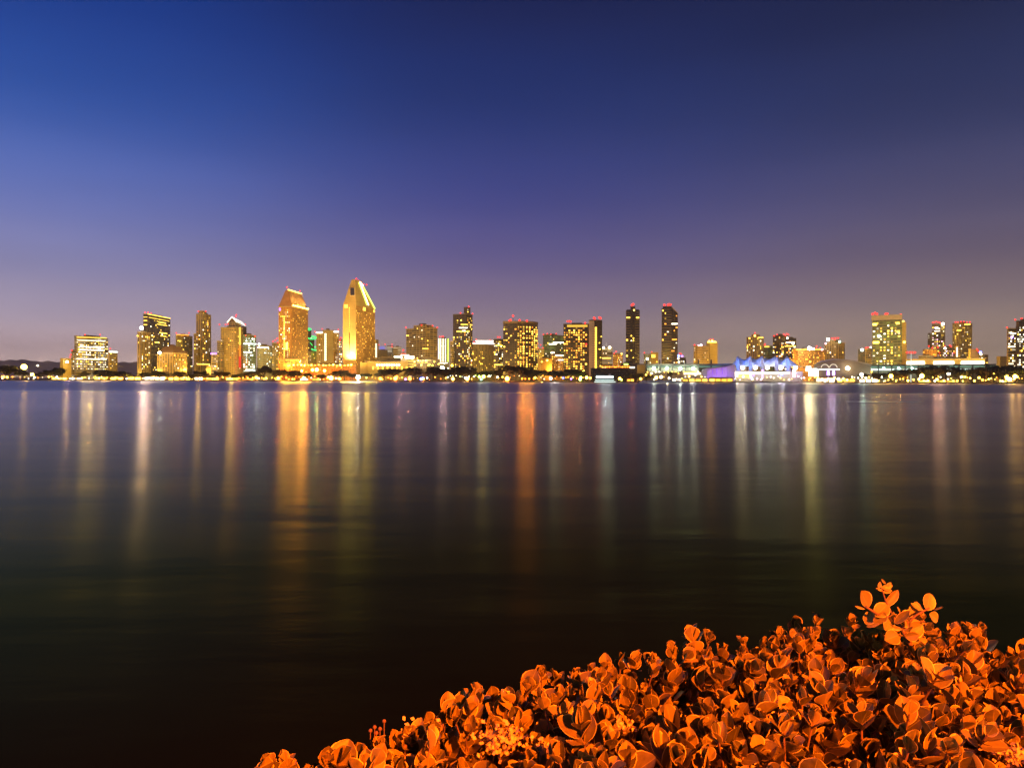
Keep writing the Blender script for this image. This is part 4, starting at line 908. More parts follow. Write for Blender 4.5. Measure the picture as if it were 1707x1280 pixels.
# lit doorway tower and white marquee
b = Bld('lit_gatehouse', 'building', 'small glowing yellow gatehouse below the slim step tower', 348, 60); b.block(344, 352.5, 611, 'blank', 0, depth=8)
for u in (346, 350): link('lit_panel', unit_box(em('gold', 2.6)), b.root, (b.lx(u, -.4), -.4, b.z(619)), 0, (2.6, .4, 9))
b = Bld('white_marquee', 'marquee', 'glowing white oval marquee below the striped white floors block', 418, 90)
mb = MB(); mb.prism([(b.lx(418) + 10 * math.cos(t), 6 + 6 * math.sin(t)) for t in np.linspace(0, 2 * math.pi, 16, endpoint=False)], b.z(619), b.z(615), 0, 0, [(b.lx(418) + 5 * math.cos(t), 6 + 3 * math.sin(t)) for t in np.linspace(0, 2 * math.pi, 16, endpoint=False)])
mb.build('canopy', emit('marquee', (.9, .95, .8), 1.6), b.root); mb = MB()
for t in np.linspace(0, 2 * math.pi, 8, endpoint=False): mb.tube((b.lx(418) + 9 * math.cos(t), 6 + 5 * math.sin(t), 0), (b.lx(418) + 9 * math.cos(t), 6 + 5 * math.sin(t), b.z(619)), .2)
mb.build('posts', steel_m, b.root)

# ------------------------------------------------------------------ promenade lamps
def lamp_mesh(key, st, r, h):
    k = 'lp_%s_%g_%g_%g' % (key, st, r, h)
    if k not in _mc:
        a = MB(); a.tube((0, 0, 0), (0, 0, h), .14, .09); a.box(-.3, .3, -.3, .3, 0, .4)
        c = MB(); c.ball((0, 0, h + r * .8), r)
        _mc[k] = (a.mesh('post', [steel_m]), c.mesh('lamp_globe', [em(key, st, st * r * r > 25)]))
    return _mc[k]
def ordinal(i, n):
    if n == 1: return ''
    if i == 0: return ', leftmost'
    if i == n - 1: return ', rightmost'
    return ', %s from left' % ('second', 'third', 'fourth', 'fifth', 'sixth', 'seventh', 'eighth', 'ninth', 'tenth', 'eleventh', 'twelfth', 'thirteenth', 'fourteenth', 'fifteenth', 'sixteenth', 'seventeenth', 'eighteenth')[i - 1]
LAMPS = []
cname = dict(gold='golden', amber='amber', white='warm white', cool='cool white', orange='orange', lime='yellow green', blue='blue', violet='violet', green='green', red='red', teal='teal', pink='pink')
def lampat(u, v, key, st, r, off=None): LAMPS.append((u, v, key, st, r, off))
# the ones that stand out
for a in ((40, 612, 'gold', 60, 3.0), (54, 624.5, 'gold', 40, 1.9), (5, 629, 'orange', 30, 1.5), (12, 628.5, 'gold', 12, 1.2), (57.5, 629, 'white', 14, 1.0), (63, 609, 'white', 8, 1.0),
          (427, 629.5, 'amber', 20, 1.6), (440, 633, 'amber', 10, 1.0), (464, 630, 'amber', 24, 1.8), (503, 618, 'gold', 24, 1.3), (521, 617, 'gold', 20, 1.6), (528, 616, 'gold', 40, 1.9), (541, 618, 'gold', 24, 1.5),
          (506, 630, 'lime', 20, 1.3), (552, 630, 'amber', 60, 2.2), (566, 633, 'amber', 30, 1.3), (634, 633, 'orange', 30, 1.5), (659, 634, 'orange', 40, 1.8), (661, 629, 'orange', 16, 1.6), (683, 633, 'orange', 30, 1.4),
          (682.5, 629, 'orange', 8, 1.2), (702, 631, 'blue', 20, 1.3), (705, 630.5, 'blue', 14, 1.2), (676, 631.5, 'violet', 14, .9), (706, 634, 'orange', 14, 1.1), (755, 634, 'amber', 34, 1.5), (779, 634, 'amber', 40, 1.7), (845.5, 634.5, 'orange', 90, 2.0),
          (737, 613.5, 'white', 70, 1.9), (753.5, 609.5, 'gold', 10, 1.2), (806, 628, 'lime', 30, 1.5), (799, 628, 'lime', 14, 1.2), (802, 632, 'teal', 8, 1.0), (816, 627, 'white', 10, 1.0), (829, 628, 'white', 12, .9),
          (892, 630, 'gold', 10, 1.1), (918, 631, 'pink', 14, 1.3), (904, 626, 'amber', 8, 1.0), (939, 629.5, 'blue', 8, .9), (952, 631.5, 'violet', 8, .8), (967, 634, 'lime', 18, 1.3), (968, 629, 'lime', 16, 1.3), (978, 629, 'gold', 22, 1.4), (984, 629.5, 'gold', 10, 1.0), (973, 618.5, 'gold', 10, 1.0),
          (1033, 631, 'gold', 16, 1.3), (1036, 636, 'lime', 8, .9), (1068, 631.5, 'gold', 12, 1.1), (1094, 629, 'gold', 24, 1.5), (1102, 629, 'white', 16, 1.3),
          (1436, 624.5, 'white', 20, 1.4), (1485, 627, 'gold', 34, 1.7), (1506, 618.5, 'gold', 12, 1.3), (1536.5, 627.5, 'gold', 34, 1.8), (1531, 616, 'amber', 10, 1.0), (1581, 623, 'white', 20, 1.3), (1562, 632, 'gold', 14, 1.2), (1656, 623, 'gold', 10, 1.0),
          (1678, 627, 'gold', 24, 1.5), (1692, 627.5, 'gold', 24, 1.6), (1683, 633, 'white', 20, 1.5), (1604, 627.5, 'gold', 12, 1.0), (1632, 630, 'gold', 12, 1.0)):
    lampat(*a)
rl = random.Random(11)
for (u0, u1, n, keys, va, vb, sts) in (
  (0, 85, 9, ('gold', 'white', 'orange'), 628, 632.5, (5, 9)), (85, 285, 34, ('gold', 'gold', 'amber', 'white'), 628, 633, (8, 14, 24)), (285, 430, 28, ('gold', 'amber', 'gold', 'orange'), 627.5, 633, (6, 12, 22)),
  (430, 570, 26, ('gold', 'amber', 'white', 'orange'), 627, 633, (6, 10, 18)), (610, 745, 16, ('gold', 'orange', 'white'), 628.5, 633, (4, 8)), (745, 840, 18, ('white', 'cool', 'gold', 'lime'), 625, 631.5, (5, 10)),
  (850, 985, 20, ('amber', 'gold', 'orange', 'white'), 626, 632, (3, 7)), (1070, 1180, 12, ('white', 'gold'), 624, 634, (6, 12)), (1225, 1350, 18, ('white', 'gold', 'pink'), 627, 634, (8, 14)), (1350, 1470, 20, ('gold', 'white'), 627, 635, (8, 16)), (1470, 1707, 44, ('gold', 'gold', 'amber', 'white'), 627.5, 636.5, (5, 9, 18))):
    n = int(n * 1.15)
    for i in range(n): lampat(u0 + (u1 - u0) * (i + rl.random()) / n, rl.uniform(va, vb), rl.choice(keys), rl.choice(sts) * 1.6, rl.choice((.3, .4, .55, .8)))
LAMPS.sort(key=lambda a: a[0])
from collections import Counter
cnt = Counter((zone(a[0]), a[2]) for a in LAMPS); seen = Counter()
for (u, v, key, st, r, off) in LAMPS:
    r = round(r * 1.2, 2); off = off if off is not None else 5 + (635 - v) * 1.2
    Y = shoreY(u) + max(off, 4.5); p = at(u, Y, v=v); h = round(max(1.2, p.z - LAND - r * .8), 0)
    zk = (zone(u), key)
    t = empty('promenade_lamp', (p.x, Y, LAND)); pm, gm = lamp_mesh(key, st, r, h)
    tag(t, '%s lamp %s%s' % (cname[key], zone(u), ordinal(seen[zk], cnt[zk])), 'street lamp', 'lamps along the far waterfront'); seen[zk] += 1
    link('post', pm, t); link('lamp_globe', gm, t)
# glaring white lamp on a small dock at the water's edge
dk = empty('dock_lamp', at(597, shoreY(597) - 16, z=.0)); tag(dk, 'glaring white lamp on a short dock at the waterline below the chisel topped tower', 'lamp')
mb = MB(); mb.box(-4, 4, -3, 3, .5, .9); [mb.tube((x, y, -.8), (x, y, .6), .25) for x in (-3.4, 3.4) for y in (-2.4, 2.4)]; mb.build('dock', plain('dock_wood', (.2, .16, .1)), dk)
mb = MB(); mb.tube((0, 0, .9), (0, 0, 3.4), .2, .15); mb.build('post', steel_m, dk)
mb = MB(); mb.ball((0, -.2, 5.4), 2.1, 0, 12, 8); mb.build('lamp_globe', em('white', 420, True), dk)

CITY = 1.0; STREAK = .74
# added point lights, no fixtures, standing in for street lighting on the facades
for (u, off, z, kw, c) in ((110, 120, 10, 60, GOLD), (150, 150, 12, 120, GOLD), (190, 150, 12, 60, GOLD), (240, 110, 14, 80, GOLD), (285, 80, 14, 22, GOLD), (330, 180, 16, 110, GOLD), (385, 150, 20, 150, GOLD), (420, 190, 16, 60, COOL), (440, 210, 18, 110, (1, .9, .5)),
   (480, 90, 20, 12, (1, .48, .08)), (505, 120, 26, 260, (1, .38, .04)), (510, 60, 10, 60, (1, .30, .03)), (530, 60, 10, 70, (1, .30, .03)), (550, 60, 12, 70, (1, .28, .03)), (545, 290, 22, 220, (1, .72, .2)), (612, 90, 18, 60, (1, .55, .08)), (625, 60, 20, 25, (1, .6, .1)),
   (640, 50, 12, 7, (1, .8, .3)), (665, 50, 12, 7, (1, .8, .3)), (645, 400, 22, 90, GOLD), (705, 160, 24, 130, (1, .7, .3)), (720, 230, 16, 40, GOLD), (770, 150, 14, 60, GOLD), (805, 210, 16, 110, (1, .6, .1)), (832, 190, 14, 40, GOLD), (875, 130, 12, 50, AMB), (910, 140, 14, 30, GOLD),
   (922, 220, 16, 60, AMB), (925, 380, 20, 70, GOLD), (960, 130, 12, 40, AMB), (1010, 300, 16, 60, GOLD), (1055, 170, 14, 30, GOLD), (1117, 180, 14, 40, GOLD), (1090, 330, 16, 50, GOLD), (1168, 220, 18, 100, (1, .5, .08)), (1188, 250, 16, 60, GOLD),
   (1260, 340, 22, 100, GOLD), (1305, 340, 22, 60, GOLD), (1348, 250, 16, 130, (1, .45, .05)), (1390, 290, 22, 120, GOLD), (1470, 170, 18, 60, GOLD), (1500, 180, 18, 60, AMB), (1560, 300, 20, 140, GOLD), (1605, 300, 20, 140, GOLD), (1550, 250, 14, 40, (1, .22, .02)), (1623, 240, 12, 40, (1, .22, .02)),
   (1575, 160, 12, 50, WHT), (1690, 150, 18, 120, GOLD), (1068, 40, 8, 4, GOLD), (1400, 40, 8, 3, WHT), (1450, 45, 8, 8, COOL), (1300, 30, 8, 8, WHT)):
    light('city_fill_light', 'POINT', at(u, shoreY(u) + off, z=LAND + z), kw * 1000 * CITY, c, 1.0)

rs = random.Random(4)
for u in [x + rs.uniform(-5, 5) for x in list(range(0, 100, 30)) + list(range(92, 430, 14)) + list(range(440, 600, 18)) + list(range(625, 985, 40)) + list(range(1060, 1220, 26)) + list(range(1340, 1470, 16)) + list(range(1480, 1720, 16))]:
    light('shore_fill_light', 'POINT', at(u, shoreY(u) + rs.uniform(6, 11), z=LAND + 4.6), rs.uniform(2000, 8000), rs.choice((GOLD, (1, .42, .04), (1, .30, .02))), .35)  # added fill lights that give the shoreline its warm glow
# added spots facing inland over the tree tops, standing in for collective city glow
for (u, off, z, kw, c, wdt) in ((150, 60, 24, 260, GOLD, 110), (260, 60, 26, 420, GOLD, 120), (380, 60, 26, 480, GOLD, 120), (500, 60, 30, 700, (1, .50, .08), 110), (610, 60, 30, 480, (1, .52, .08), 110), (710, 60, 26, 420, (1, .62, .2), 120),
      (800, 60, 24, 420, GOLD, 120), (920, 60, 22, 260, GOLD, 120), (1090, 70, 30, 160, GOLD, 120), (1180, 80, 34, 300, (1, .52, .1), 100), (1290, 110, 44, 300, GOLD, 110), (1390, 110, 40, 320, GOLD, 100), (1490, 90, 30, 120, (1, .7, .12), 100), (1590, 90, 34, 360, GOLD, 110), (1690, 70, 28, 300, GOLD, 110)):
    p = at(u, shoreY(u) + off, z=LAND + z)
    p.y -= 25; p.z += 6; light('inland_fill_spot', 'SPOT', p, kw * 1400 * CITY, c, 1.0, target=p + Vector((p.x * .25, 200, 85)), spot=wdt - 10, blend=.9)
# added fixtureless spots aimed out over the bay to draw the long streaks
VIO, PNK = (.55, .35, 1), (1, .55, .62)
for (u, v, kw, c) in ((40, 608, 14, (1, .5, .15)), (112, 603, 14, PNK), (140, 588, 45, (1, .72, .3)), (152, 588, 45, (1, .72, .3)), (170, 588, 45, (1, .62, .22)), (236, 552, 60, (1, .66, .62)), (243, 560, 50, (1, .66, .6)), (252, 575, 14, (1, .6, .1)), (267, 590, 20, (.7, .85, .8)),
      (300, 590, 12, (1, .5, .1)), (355, 600, 12, (1, .55, .1)), (395, 600, 40, (1, .26, .04)), (428, 600, 16, (.7, .9, .7)), (440, 602, 10, (.8, .9, .6)), (461, 600, 24, (1, .22, .06)), (473, 600, 130, (1, .52, .02)), (481, 600, 100, (1, .46, .02)), (492, 600, 120, (1, .40, .03)), (500, 600, 120, (1, .42, .04)), (511, 600, 90, (1, .36, .03)),
      (527, 590, 16, (.3, 1, .3)), (545, 600, 22, (1, .6, .1)), (574, 590, 50, (1, .72, .12)), (582, 590, 75, (1, .82, .3)), (588, 595, 50, (1, .8, .3)), (612, 600, 80, (1, .66, .06)), (596, 620, 50, (1, .97, .9)), (666, 598, 14, (1, .4, .3)), (680, 600, 10, (1, .35, .2)), (735, 600, 16, PNK), (742, 600, 16, PNK), (772, 600, 22, (1, .55, .1)),
      (800, 600, 16, (.9, .95, .8)), (812, 600, 16, (.9, .95, .8)), (834, 600, 12, (1, .6, .1)), (864, 602, 40, (1, .30, .01)), (872, 602, 95, (1, .32, .01)), (880, 602, 100, (1, .30, .01)), (888, 602, 60, (1, .28, .01)), (921, 600, 20, (1, .95, .85)), (928, 600, 22, (1, .95, .85)), (943, 600, 22, (1, .3, .05)), (955, 600, 22, (1, .35, .04)), (968, 600, 18, (1, .4, .05)),
      (996, 600, 26, (1, .2, .08)), (1004, 620, 40, (.9, .97, 1)), (1010, 620, 60, (.9, .97, 1)), (1017, 620, 55, (.9, .97, 1)), (1053, 590, 7, (1, .14, .06)), (1090, 615, 45, (.9, 1, .9)), (1112, 615, 45, (1, .95, .8)), (1134, 615, 45, (.9, 1, .95)), (1155, 615, 45, (.95, 1, .92)), (1183, 590, 16, (1, .5, .08)),
      (1231, 613, 60, (1, .86, .66)), (1240, 613, 60, (1, .85, .8)), (1265, 613, 50, (.8, 1, .8)), (1269, 613, 22, VIO), (1286, 613, 50, (.9, 1, .9)), (1306, 613, 60, (.62, .66, 1)), (1324, 613, 50, (.6, .4, 1)), (1345, 585, 40, (1, .9, .5)), (1353, 585, 45, (1, .9, .5)), (1360, 600, 30, (1, .9, .5)), (1384, 612, 40, VIO), (1391, 612, 30, (.9, .7, 1)),
      (1440, 600, 22, (.7, 1, .85)), (1460, 600, 20, (1, .7, .15)), (1480, 600, 16, (1, .55, .1)), (1500, 600, 12, (1, .5, .15)), (1560, 590, 16, (1, .5, .35)), (1570, 590, 20, (1, .52, .4)), (1605, 590, 20, (1, .52, .2)), (1688, 590, 22, (1, .55, .12)), (1700, 590, 20, (1, .5, .1))):
    Y = shoreY(u) + 48; p = at(u, Y, v=v)
    light('streak_spot', 'SPOT', p, kw * 1000 * STREAK, c, .7, target=(p.x * .35, Y * .35, 0), spot=70, blend=.3)

# ------------------------------------------------------------------ trees along the far shore
leaf_far = plain('far_foliage', (.030, .036, .012), .8, noise=.5, scale=.25)
bark = plain('bark', (.06, .045, .03), .9)
def tree_meshes(seed, wide):
    r = random.Random(seed); tr = MB()
    tr.tube((0, 0, 0), (0, 0, .38), .035, .022, 7)
    tips = []
    for k in range(7):
        a = k * .9 + r.random(); e = Vector((math.cos(a) * r.uniform(.15, .33) * wide, math.sin(a) * r.uniform(.15, .33) * wide, r.uniform(.55, .82)))
        tr.tube((0, 0, .33), e, .02, .006, 5); tips.append(e)
    cr = MB()
    clumps = [(Vector((r.gauss(0, .2) * wide, r.gauss(0, .2) * wide, r.uniform(.42, .84))), r.uniform(.10, .19)) for _ in range(15)] + [(t, .15) for t in tips]
    for c, rad in clumps:
        lim = .5 * wide; c = Vector((max(-lim, min(lim, c.x)), max(-lim, min(lim, c.y)), c.z))
        for _ in range(95):
            d = Vector((r.gauss(0, 1), r.gauss(0, 1), r.gauss(0, .7))).normalized() * rad * r.uniform(.5, 1.1) ** .6
            d.z *= .75; p = c + d; s = r.uniform(.016, .034)
            a = Vector((r.gauss(0, 1), r.gauss(0, 1), r.gauss(0, 1))).normalized(); b_ = a.orthogonal().normalized()
            cr.face([p - a * s - b_ * s * .6, p + a * s * .3 - b_ * s, p + a * s + b_ * s * .5, p - a * s * .4 + b_ * s])
    return tr.mesh('trunk', [bark]), cr.mesh('crown', [leaf_far])
TV = [tree_meshes(s, w) for s, w in ((1, 1.0), (2, 1.25), (3, 1.5), (4, .8), (5, 1.1))]
def palm_meshes():
    r = random.Random(9); tr = MB(); tr.tube((0, 0, 0), (.02, 0, .45), .022, .016); tr.tube((.02, 0, .45), (.05, 0, .86), .016, .014)
    cr = MB()
    for k in range(22):
        a = k * 2.4; e = r.uniform(-.3, 1.1); d = Vector((math.cos(a) * math.cos(e), math.sin(a) * math.cos(e), math.sin(e))); p = Vector((.05, 0, .86)); side = d.cross(Vector((0, 0, 1))).normalized()
        for i in range(5):
            q = p + d * .045; d = (d + Vector((0, 0, -.28))).normalized(); w = .016 * (1 - i / 6)
            cr.face([p - side * w, p + side * w, q + side * w * .8, q - side * w * .8]); p = q
    return tr.mesh('trunk', [bark]), cr.mesh('crown', [leaf_far])
PALM = palm_meshes()
TREES = [(15,608,26),(38,617,24),(62,622,16),(82,616,22),(97,612,18),(142,618,17),(170,616,30),(196,618,28),(212,623,16),(240,620,18),(264,618,28),(298,619,18),(318,624,14),(334,618,22),(370,618,28),(392,624,16),(408,622,20),
 (440,608,30),(426,618,24),(468,616,26),(490,617,24),(512,621,16),(535,624,16),(560,618,24),(574,616,26),(588,622,16),(612,622,18),(640,614,30),(656,613,28),(688,612,32),(722,610,34),(742,614,24),(765,609,34),(785,611,28),(808,617,22),(826,617,20),
 (850,606,34),(868,608,32),(884,616,24),(905,616,24),(926,617,26),(950,614,28),(970,617,24),(1050,622,14),(1066,622,14),(1082,624,14),(1118,618,12),(1440,622,16),(1465,621,22),(1488,619,22),(1510,612,28),(1536,609,32),(1560,607,32),(1585,609,32),(1610,612,28),(1635,610,32),(1657,607,34),(1681,608,34),(1703,610,30),(1728,610,30),
 (1500,622,20),(1548,619,24),(1600,620,24),(1645,620,26),(1670,621,22)]
tc_ = Counter(zone(t[0]) for t in TREES); ts_ = Counter(); rt = random.Random(21)
for (u, v, w) in TREES:
    Y = shoreY(u) + rt.uniform(14, 26); p = at(u, Y, v=v); H = p.z - LAND + .5; W = w * Y / F * 1.15
    k = rt.randrange(5); tm, cm = TV[k]; zk = zone(u)
    t = empty('shore_tree', (p.x, Y, LAND), rt.uniform(0, 6)); wd = (1.0, 1.25, 1.5, .8, 1.1)[k]
    t.scale = (W / (.95 * wd), W / (.95 * wd), H)
    i, n = ts_[zk], tc_[zk]; ts_[zk] += 1
    o = '' if n == 1 else (', left one' if i == 0 else (', right one' if i == n - 1 else ', %s from left' % ('second', 'third', 'fourth', 'fifth')[i - 1]))
    tag(t, 'dark bushy tree %s%s' % (zk, o), 'tree', 'trees along the far waterfront')
    link('trunk', tm, t); link('crown', cm, t)
for (u, v, lab) in ((1113, 612, 'tall thin palm below the second slim black tower'), (1453, 617, 'tall thin palm left of the dark right hand trees'), (1566, 612, 'tall palm rising from the trees below the white crowned pair tower'), (1644, 605, 'tall palm rising between the right hand trees'), (24, 614, 'tall thin palm near the left edge')):
    Y = shoreY(u) + 12; p = at(u, Y, v=v); H = p.z - LAND
    t = empty('palm_tree', (p.x, Y, LAND), u); t.scale = (H,) * 3; tag(t, lab, 'palm tree', 'palms along the far waterfront')
    link('trunk', PALM[0], t); link('crown', PALM[1], t)

# ------------------------------------------------------------------ boats
def ferry():
    Y = shoreY(1010) - 22; p = at(1009, Y, z=0); f = empty('ferry', p, -.12); tag(f, 'bright white two decked ferry moored in front of the dark quay building', 'ferry')
    L = 37 * Y / F / 2 * 1.0
    mb = MB(); hull = [(-L, 0), (-L * .9, -3.6), (L * .8, -3.6), (L * 1.02, 0), (L * .8, 3.6), (-L * .9, 3.6)]
    mb.prism([(x * .95, y * .8) for x, y in hull], -.4, 1.6, 0, 0, hull); mb.build('hull', plain('white_hull', (.6, .62, .6), .4), f)
    wm = plain('white_paint', (.75, .77, .75), .5)
    for k, (z0, z1, s) in enumerate(((1.62, 4.2, .9), (4.9, 7.4, .82))):
        mb = MB(); mb.box(-L * s, L * s * .85, -2.8, 2.8, z0, z1); d = mb.build('deck_cabin', plain('grey_cabin', (.22, .24, .26), .5), f)
        mb = MB(); mb.box(-L * s, L * s * .85, -3.1, -2.85, z0 + (.9, .3)[k], z1 - (1.0, .2)[k]); mb.build('lit_windows_band', em('cool', (1.6, 6)[k]), d)
    mb = MB(); mb.box(-L * .95, L * .85, -3.4, 3.4, 4.25, 4.85); mb.build('upper_deck', plain('grey_cabin', (.22, .24, .26)), f)
    mb = MB(); mb.box(-L * .98, L * .9, -4.0, -3.75, .7, 1.1); mb.build('rail_light', em('cool', 2.5), f)
    mb = MB(); mb.box(-L * .85, L * .75, -3.2, 3.2, 7.42, 7.9); mb.build('roof', wm, f)
    mb = MB(); mb.box(L * .3, L * .5, -1.6, 1.6, 7.92, 9.6); mb.build('wheelhouse', wm, f)
ferry()
def yacht_meshes():
    a = MB(); P = [(-6, 0), (-5.6, -1.7), (3, -1.9), (7, 0), (3, 1.9), (-5.6, 1.7)]; a.prism([(x * .92, y * .7) for x, y in P], -.3, 1.3, 0, 0, P)
    c = MB(); c.prism([(-4, -1.2), (2.5, -1.2), (2.5, 1.2), (-4, 1.2)], 1.3, 2.5, 0, 0, [(-3.6, -1), (1.4, -1), (1.4, 1), (-3.6, 1)])
    m = MB(); m.tube((0, 0, 1.3), (0, 0, 14), .12, .07); m.tube((0, 0, 2.8), (-5, 0, 2.6), .1)
    wm = plain('white_paint', (.75, .77, .75), .5)
    return a.mesh('hull', [wm]), c.mesh('cabin', [wm]), m.mesh('mast', [steel_m])
YM = yacht_meshes()
for i, u in enumerate((1074, 1081, 1088, 1096, 1105, 1113, 1120, 1127)):
    Y = shoreY(u) - 9 - (i % 3) * 3; t = empty('sailing_yacht', at(u, Y, z=0), rt.uniform(-.6, .3) + (3.1 if i % 2 else 0))
    tag(t, 'small white sailing yacht moored in the marina%s' % (', leftmost of the row', ', second from the left of the row', ', third from the left of the row', ', fourth from the left of the row', ', fifth from the left of the row', ', sixth from the left of the row', ', seventh from the left of the row', ', rightmost of the row')[i], 'sailing boat', 'yachts moored in the marina')
    link('hull', YM[0], t); link('cabin', YM[1], t); link('mast', YM[2], t)

# ------------------------------------------------------------------ near bank, hedge and its lamp
NG = CAMZ - 1.65
mb = MB(); mb.face([(-9, -12, NG), (9, -12, NG), (9, 2.3, NG), (-9, 2.3, NG)]); 
tag(mb.build('near_ground', plain('soil', (.05, .035, .02), .95, scale=6)), 'dark soil of the near bank', kind='structure')
mb = MB(); mb.box(-9, 9, 2.3, 2.6, -1.5, NG + .02); tag(mb.build('bank_wall', plain('bank_concrete', (.12, .11, .09), .9)), 'concrete bank wall hidden under the hedge at the near water edge', 'wall')

def hedge():
    r = random.Random(42)
    # leaf materials
    def leafmat(name, c1, c2, rough):
        m, n, l = newmat(name); p = n['Principled BSDF']; p.inputs['Roughness'].default_value = rough
        at_ = n.new('ShaderNodeVertexColor'); at_.layer_name = 'tone'
        t = n.new('ShaderNodeTexNoise'); t.inputs['Scale'].default_value = 90; t.inputs['Detail'].default_value = 5
        g = n.new('ShaderNodeNewGeometry'); l.new(g.outputs['Position'], t.inputs['Vector'])
        mx = n.new('ShaderNodeMixRGB'); mx.inputs[1].default_value = (*c1, 1); mx.inputs[2].default_value = (*c2, 1)
        ad = n.new('ShaderNodeMath'); ad.operation = 'MULTIPLY_ADD'; ad.inputs[1].default_value = .5; l.new(t.outputs[0], ad.inputs[0])
        sp = n.new('ShaderNodeSeparateColor'); l.new(at_.outputs[0], sp.inputs[0]); l.new(sp.outputs[0], ad.inputs[2])
        sb = n.new('ShaderNodeMath'); sb.operation = 'SUBTRACT'; sb.inputs[1].default_value = .25; sb.use_clamp = True; l.new(ad.outputs[0], sb.inputs[0])
        l.new(sb.outputs[0], mx.inputs[0]); l.new(mx.outputs[0], p.inputs['Base Color'])
        b = n.new('ShaderNodeBump'); b.inputs['Strength'].default_value = .25; b.inputs['Distance'].default_value = .002; l.new(t.outputs[0], b.inputs['Height']); l.new(b.outputs[0], p.inputs['Normal'])
        return m
    m_leaf = leafmat('leaf_green', (.06, .06, .008), (.34, .28, .045), .42)
    m_rim = leafmat('leaf_rim', (.80, .62, .12), (.95, .76, .20), .5)  # pale leaf edge, colour raised further for light caught along the rim
    m_vein = leafmat('leaf_vein', (.20, .19, .03), (.44, .38, .08), .45)
    m_twig = plain('twig', (.20, .12, .06), .8, scale=60)
    V, Fc, MI, TONE = [], [], [], []
    NT = 6
    ts = [0, .08, .22, .40, .58, .75, .88, .96, 1.0]
    wv = [.12, .42, .76, .97, 1.0, .84, .52, .26, .02]
    def leaf(base, d, up, L, W, cup, bend, tone, dest=None):
        """base point, direction d, face normal up, length, half-width"""
        d = d.normalized(); side = d.cross(up).normalized(); up = side.cross(d).normalized()
        i0 = len(V)
        for t, w in zip(ts, wv):
            c = base + d * (L * t) + up * (-bend * L * t * t)
            for s in (-1, -.93, -.45, -.03, .03, .45, .93, 1):
                ww = w * W * s
                V.append(c + side * ww + up * (cup * W * (abs(s) ** 1.6) * w) )
        for k in range(len(ts) - 1):
            for j in range(7):
                a = i0 + k * 8 + j
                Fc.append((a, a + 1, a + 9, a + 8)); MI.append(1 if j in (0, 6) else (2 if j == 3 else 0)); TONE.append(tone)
    TW = []
    def whorl(p, ax, s, n=4, spread=None, tone0=.5, open_=1.0):
        ax = ax.normalized(); a0 = r.uniform(0, 6.28); h = .012 * s
        o1 = ax.orthogonal().normalized(); o2 = ax.cross(o1)
        for k in range(n):
            base = p - ax * h * k * 1.15
            for sgn in (0, math.pi):
                if r.random() < .06: continue
                a = a0 + (k % 2) * math.pi / 2 + sgn + r.gauss(0, .18)
                rad = o1 * math.cos(a) + o2 * math.sin(a)
                tilt = min(1.25, (.20 + .21 * k) * open_ + r.gauss(0, .16))
                d = ax * math.cos(tilt) + rad * math.sin(tilt); nrm = ax * math.sin(tilt) - rad * math.cos(tilt)
                L = .053 * s * (.66 + .13 * k) * r.uniform(.85, 1.15); W = L * r.uniform(.32, .46)
                leaf(base, d, nrm, L, W, r.uniform(.18, .5), r.uniform(-.12, .16), min(1, max(0, tone0 + r.gauss(0, .34))))
        TW.append((p - ax * .13 * s, p + ax * .004, .0026 * s))
    # outline of the plateau: back edge as seen against the water, in metres
    SIL = [(380, 1300), (430, 1262), (470, 1262), (545, 1265), (590, 1232), (640, 1212), (700, 1200), (728, 1160), (760, 1140), (835, 1125), (900, 1108), (935, 1092), (1000, 1085), (1045, 1075), (1080, 1085), (1125, 1058), (1190, 1075), (1235, 1070), (1272, 1062), (1325, 1035), (1375, 1048), (1410, 1045), (1450, 1062), (1520, 1060), (1575, 1062), (1610, 1055), (1645, 1056), (1665, 1085), (1700, 1078), (1760, 1075), (1900, 1080), (2500, 1095)]
    HP = .80                                # plateau below the camera
    def px2plane(u, v, h): D = F * h / (v - yh(u)); return Vector(((u - 853.5) / F * D, D, CAMZ - h))
    pts = []
    def try_add(P, mind):
        for q in pts:
            if (q - P).length_squared < mind * mind: return False
        pts.append(P); return True
    Us = [a[0] for a in SIL]; Vs = [a[1] for a in SIL]
    # rim twigs follow the outline
    u = 385
    while u < 2400:
        v = float(np.interp(u, Us, Vs)) + 40 - 26 * min(1, max(0, (u - 950) / 320))
        P = px2plane(u, v, HP + r.uniform(-.02, .02)); pts.append(P); u += r.uniform(20, 34)
        if r.random() < .45: pts.append(px2plane(u, v - 4, HP + .01) + Vector((0, -.02, r.uniform(.015, .05))))
    for _ in range(13000):
        u = r.uniform(330, 2400); v = r.uniform(1040, 1560)
        e = float(np.interp(u, Us, Vs)) + 46 - 24 * min(1, max(0, (u - 950) / 320))
        if v < e: continue
        dz = .025 * math.sin(u * .021) + .02 * math.sin(v * .045 + u * .013) + r.gauss(0, .026)
        try_add(px2plane(u, v, HP - dz), .047)
    for P in pts:
        ax = Vector((r.gauss(0, .26), r.gauss(-.22, .26), 1))
        whorl(P, ax, r.choice((.72, .9, 1.0, 1.1, 1.28)) * r.uniform(.92, 1.08), n=r.choice((2, 3, 4, 4)), tone0=.5)
        if r.random() < .55:   # lower leaves on the same twig
            whorl(P - ax.normalized() * .07 + Vector((r.gauss(0, .02), r.gauss(0, .02), 0)), ax + Vector((r.gauss(0, .4), r.gauss(0, .4), 0)), r.uniform(.9, 1.2), n=3, tone0=.35, open_=1.5)
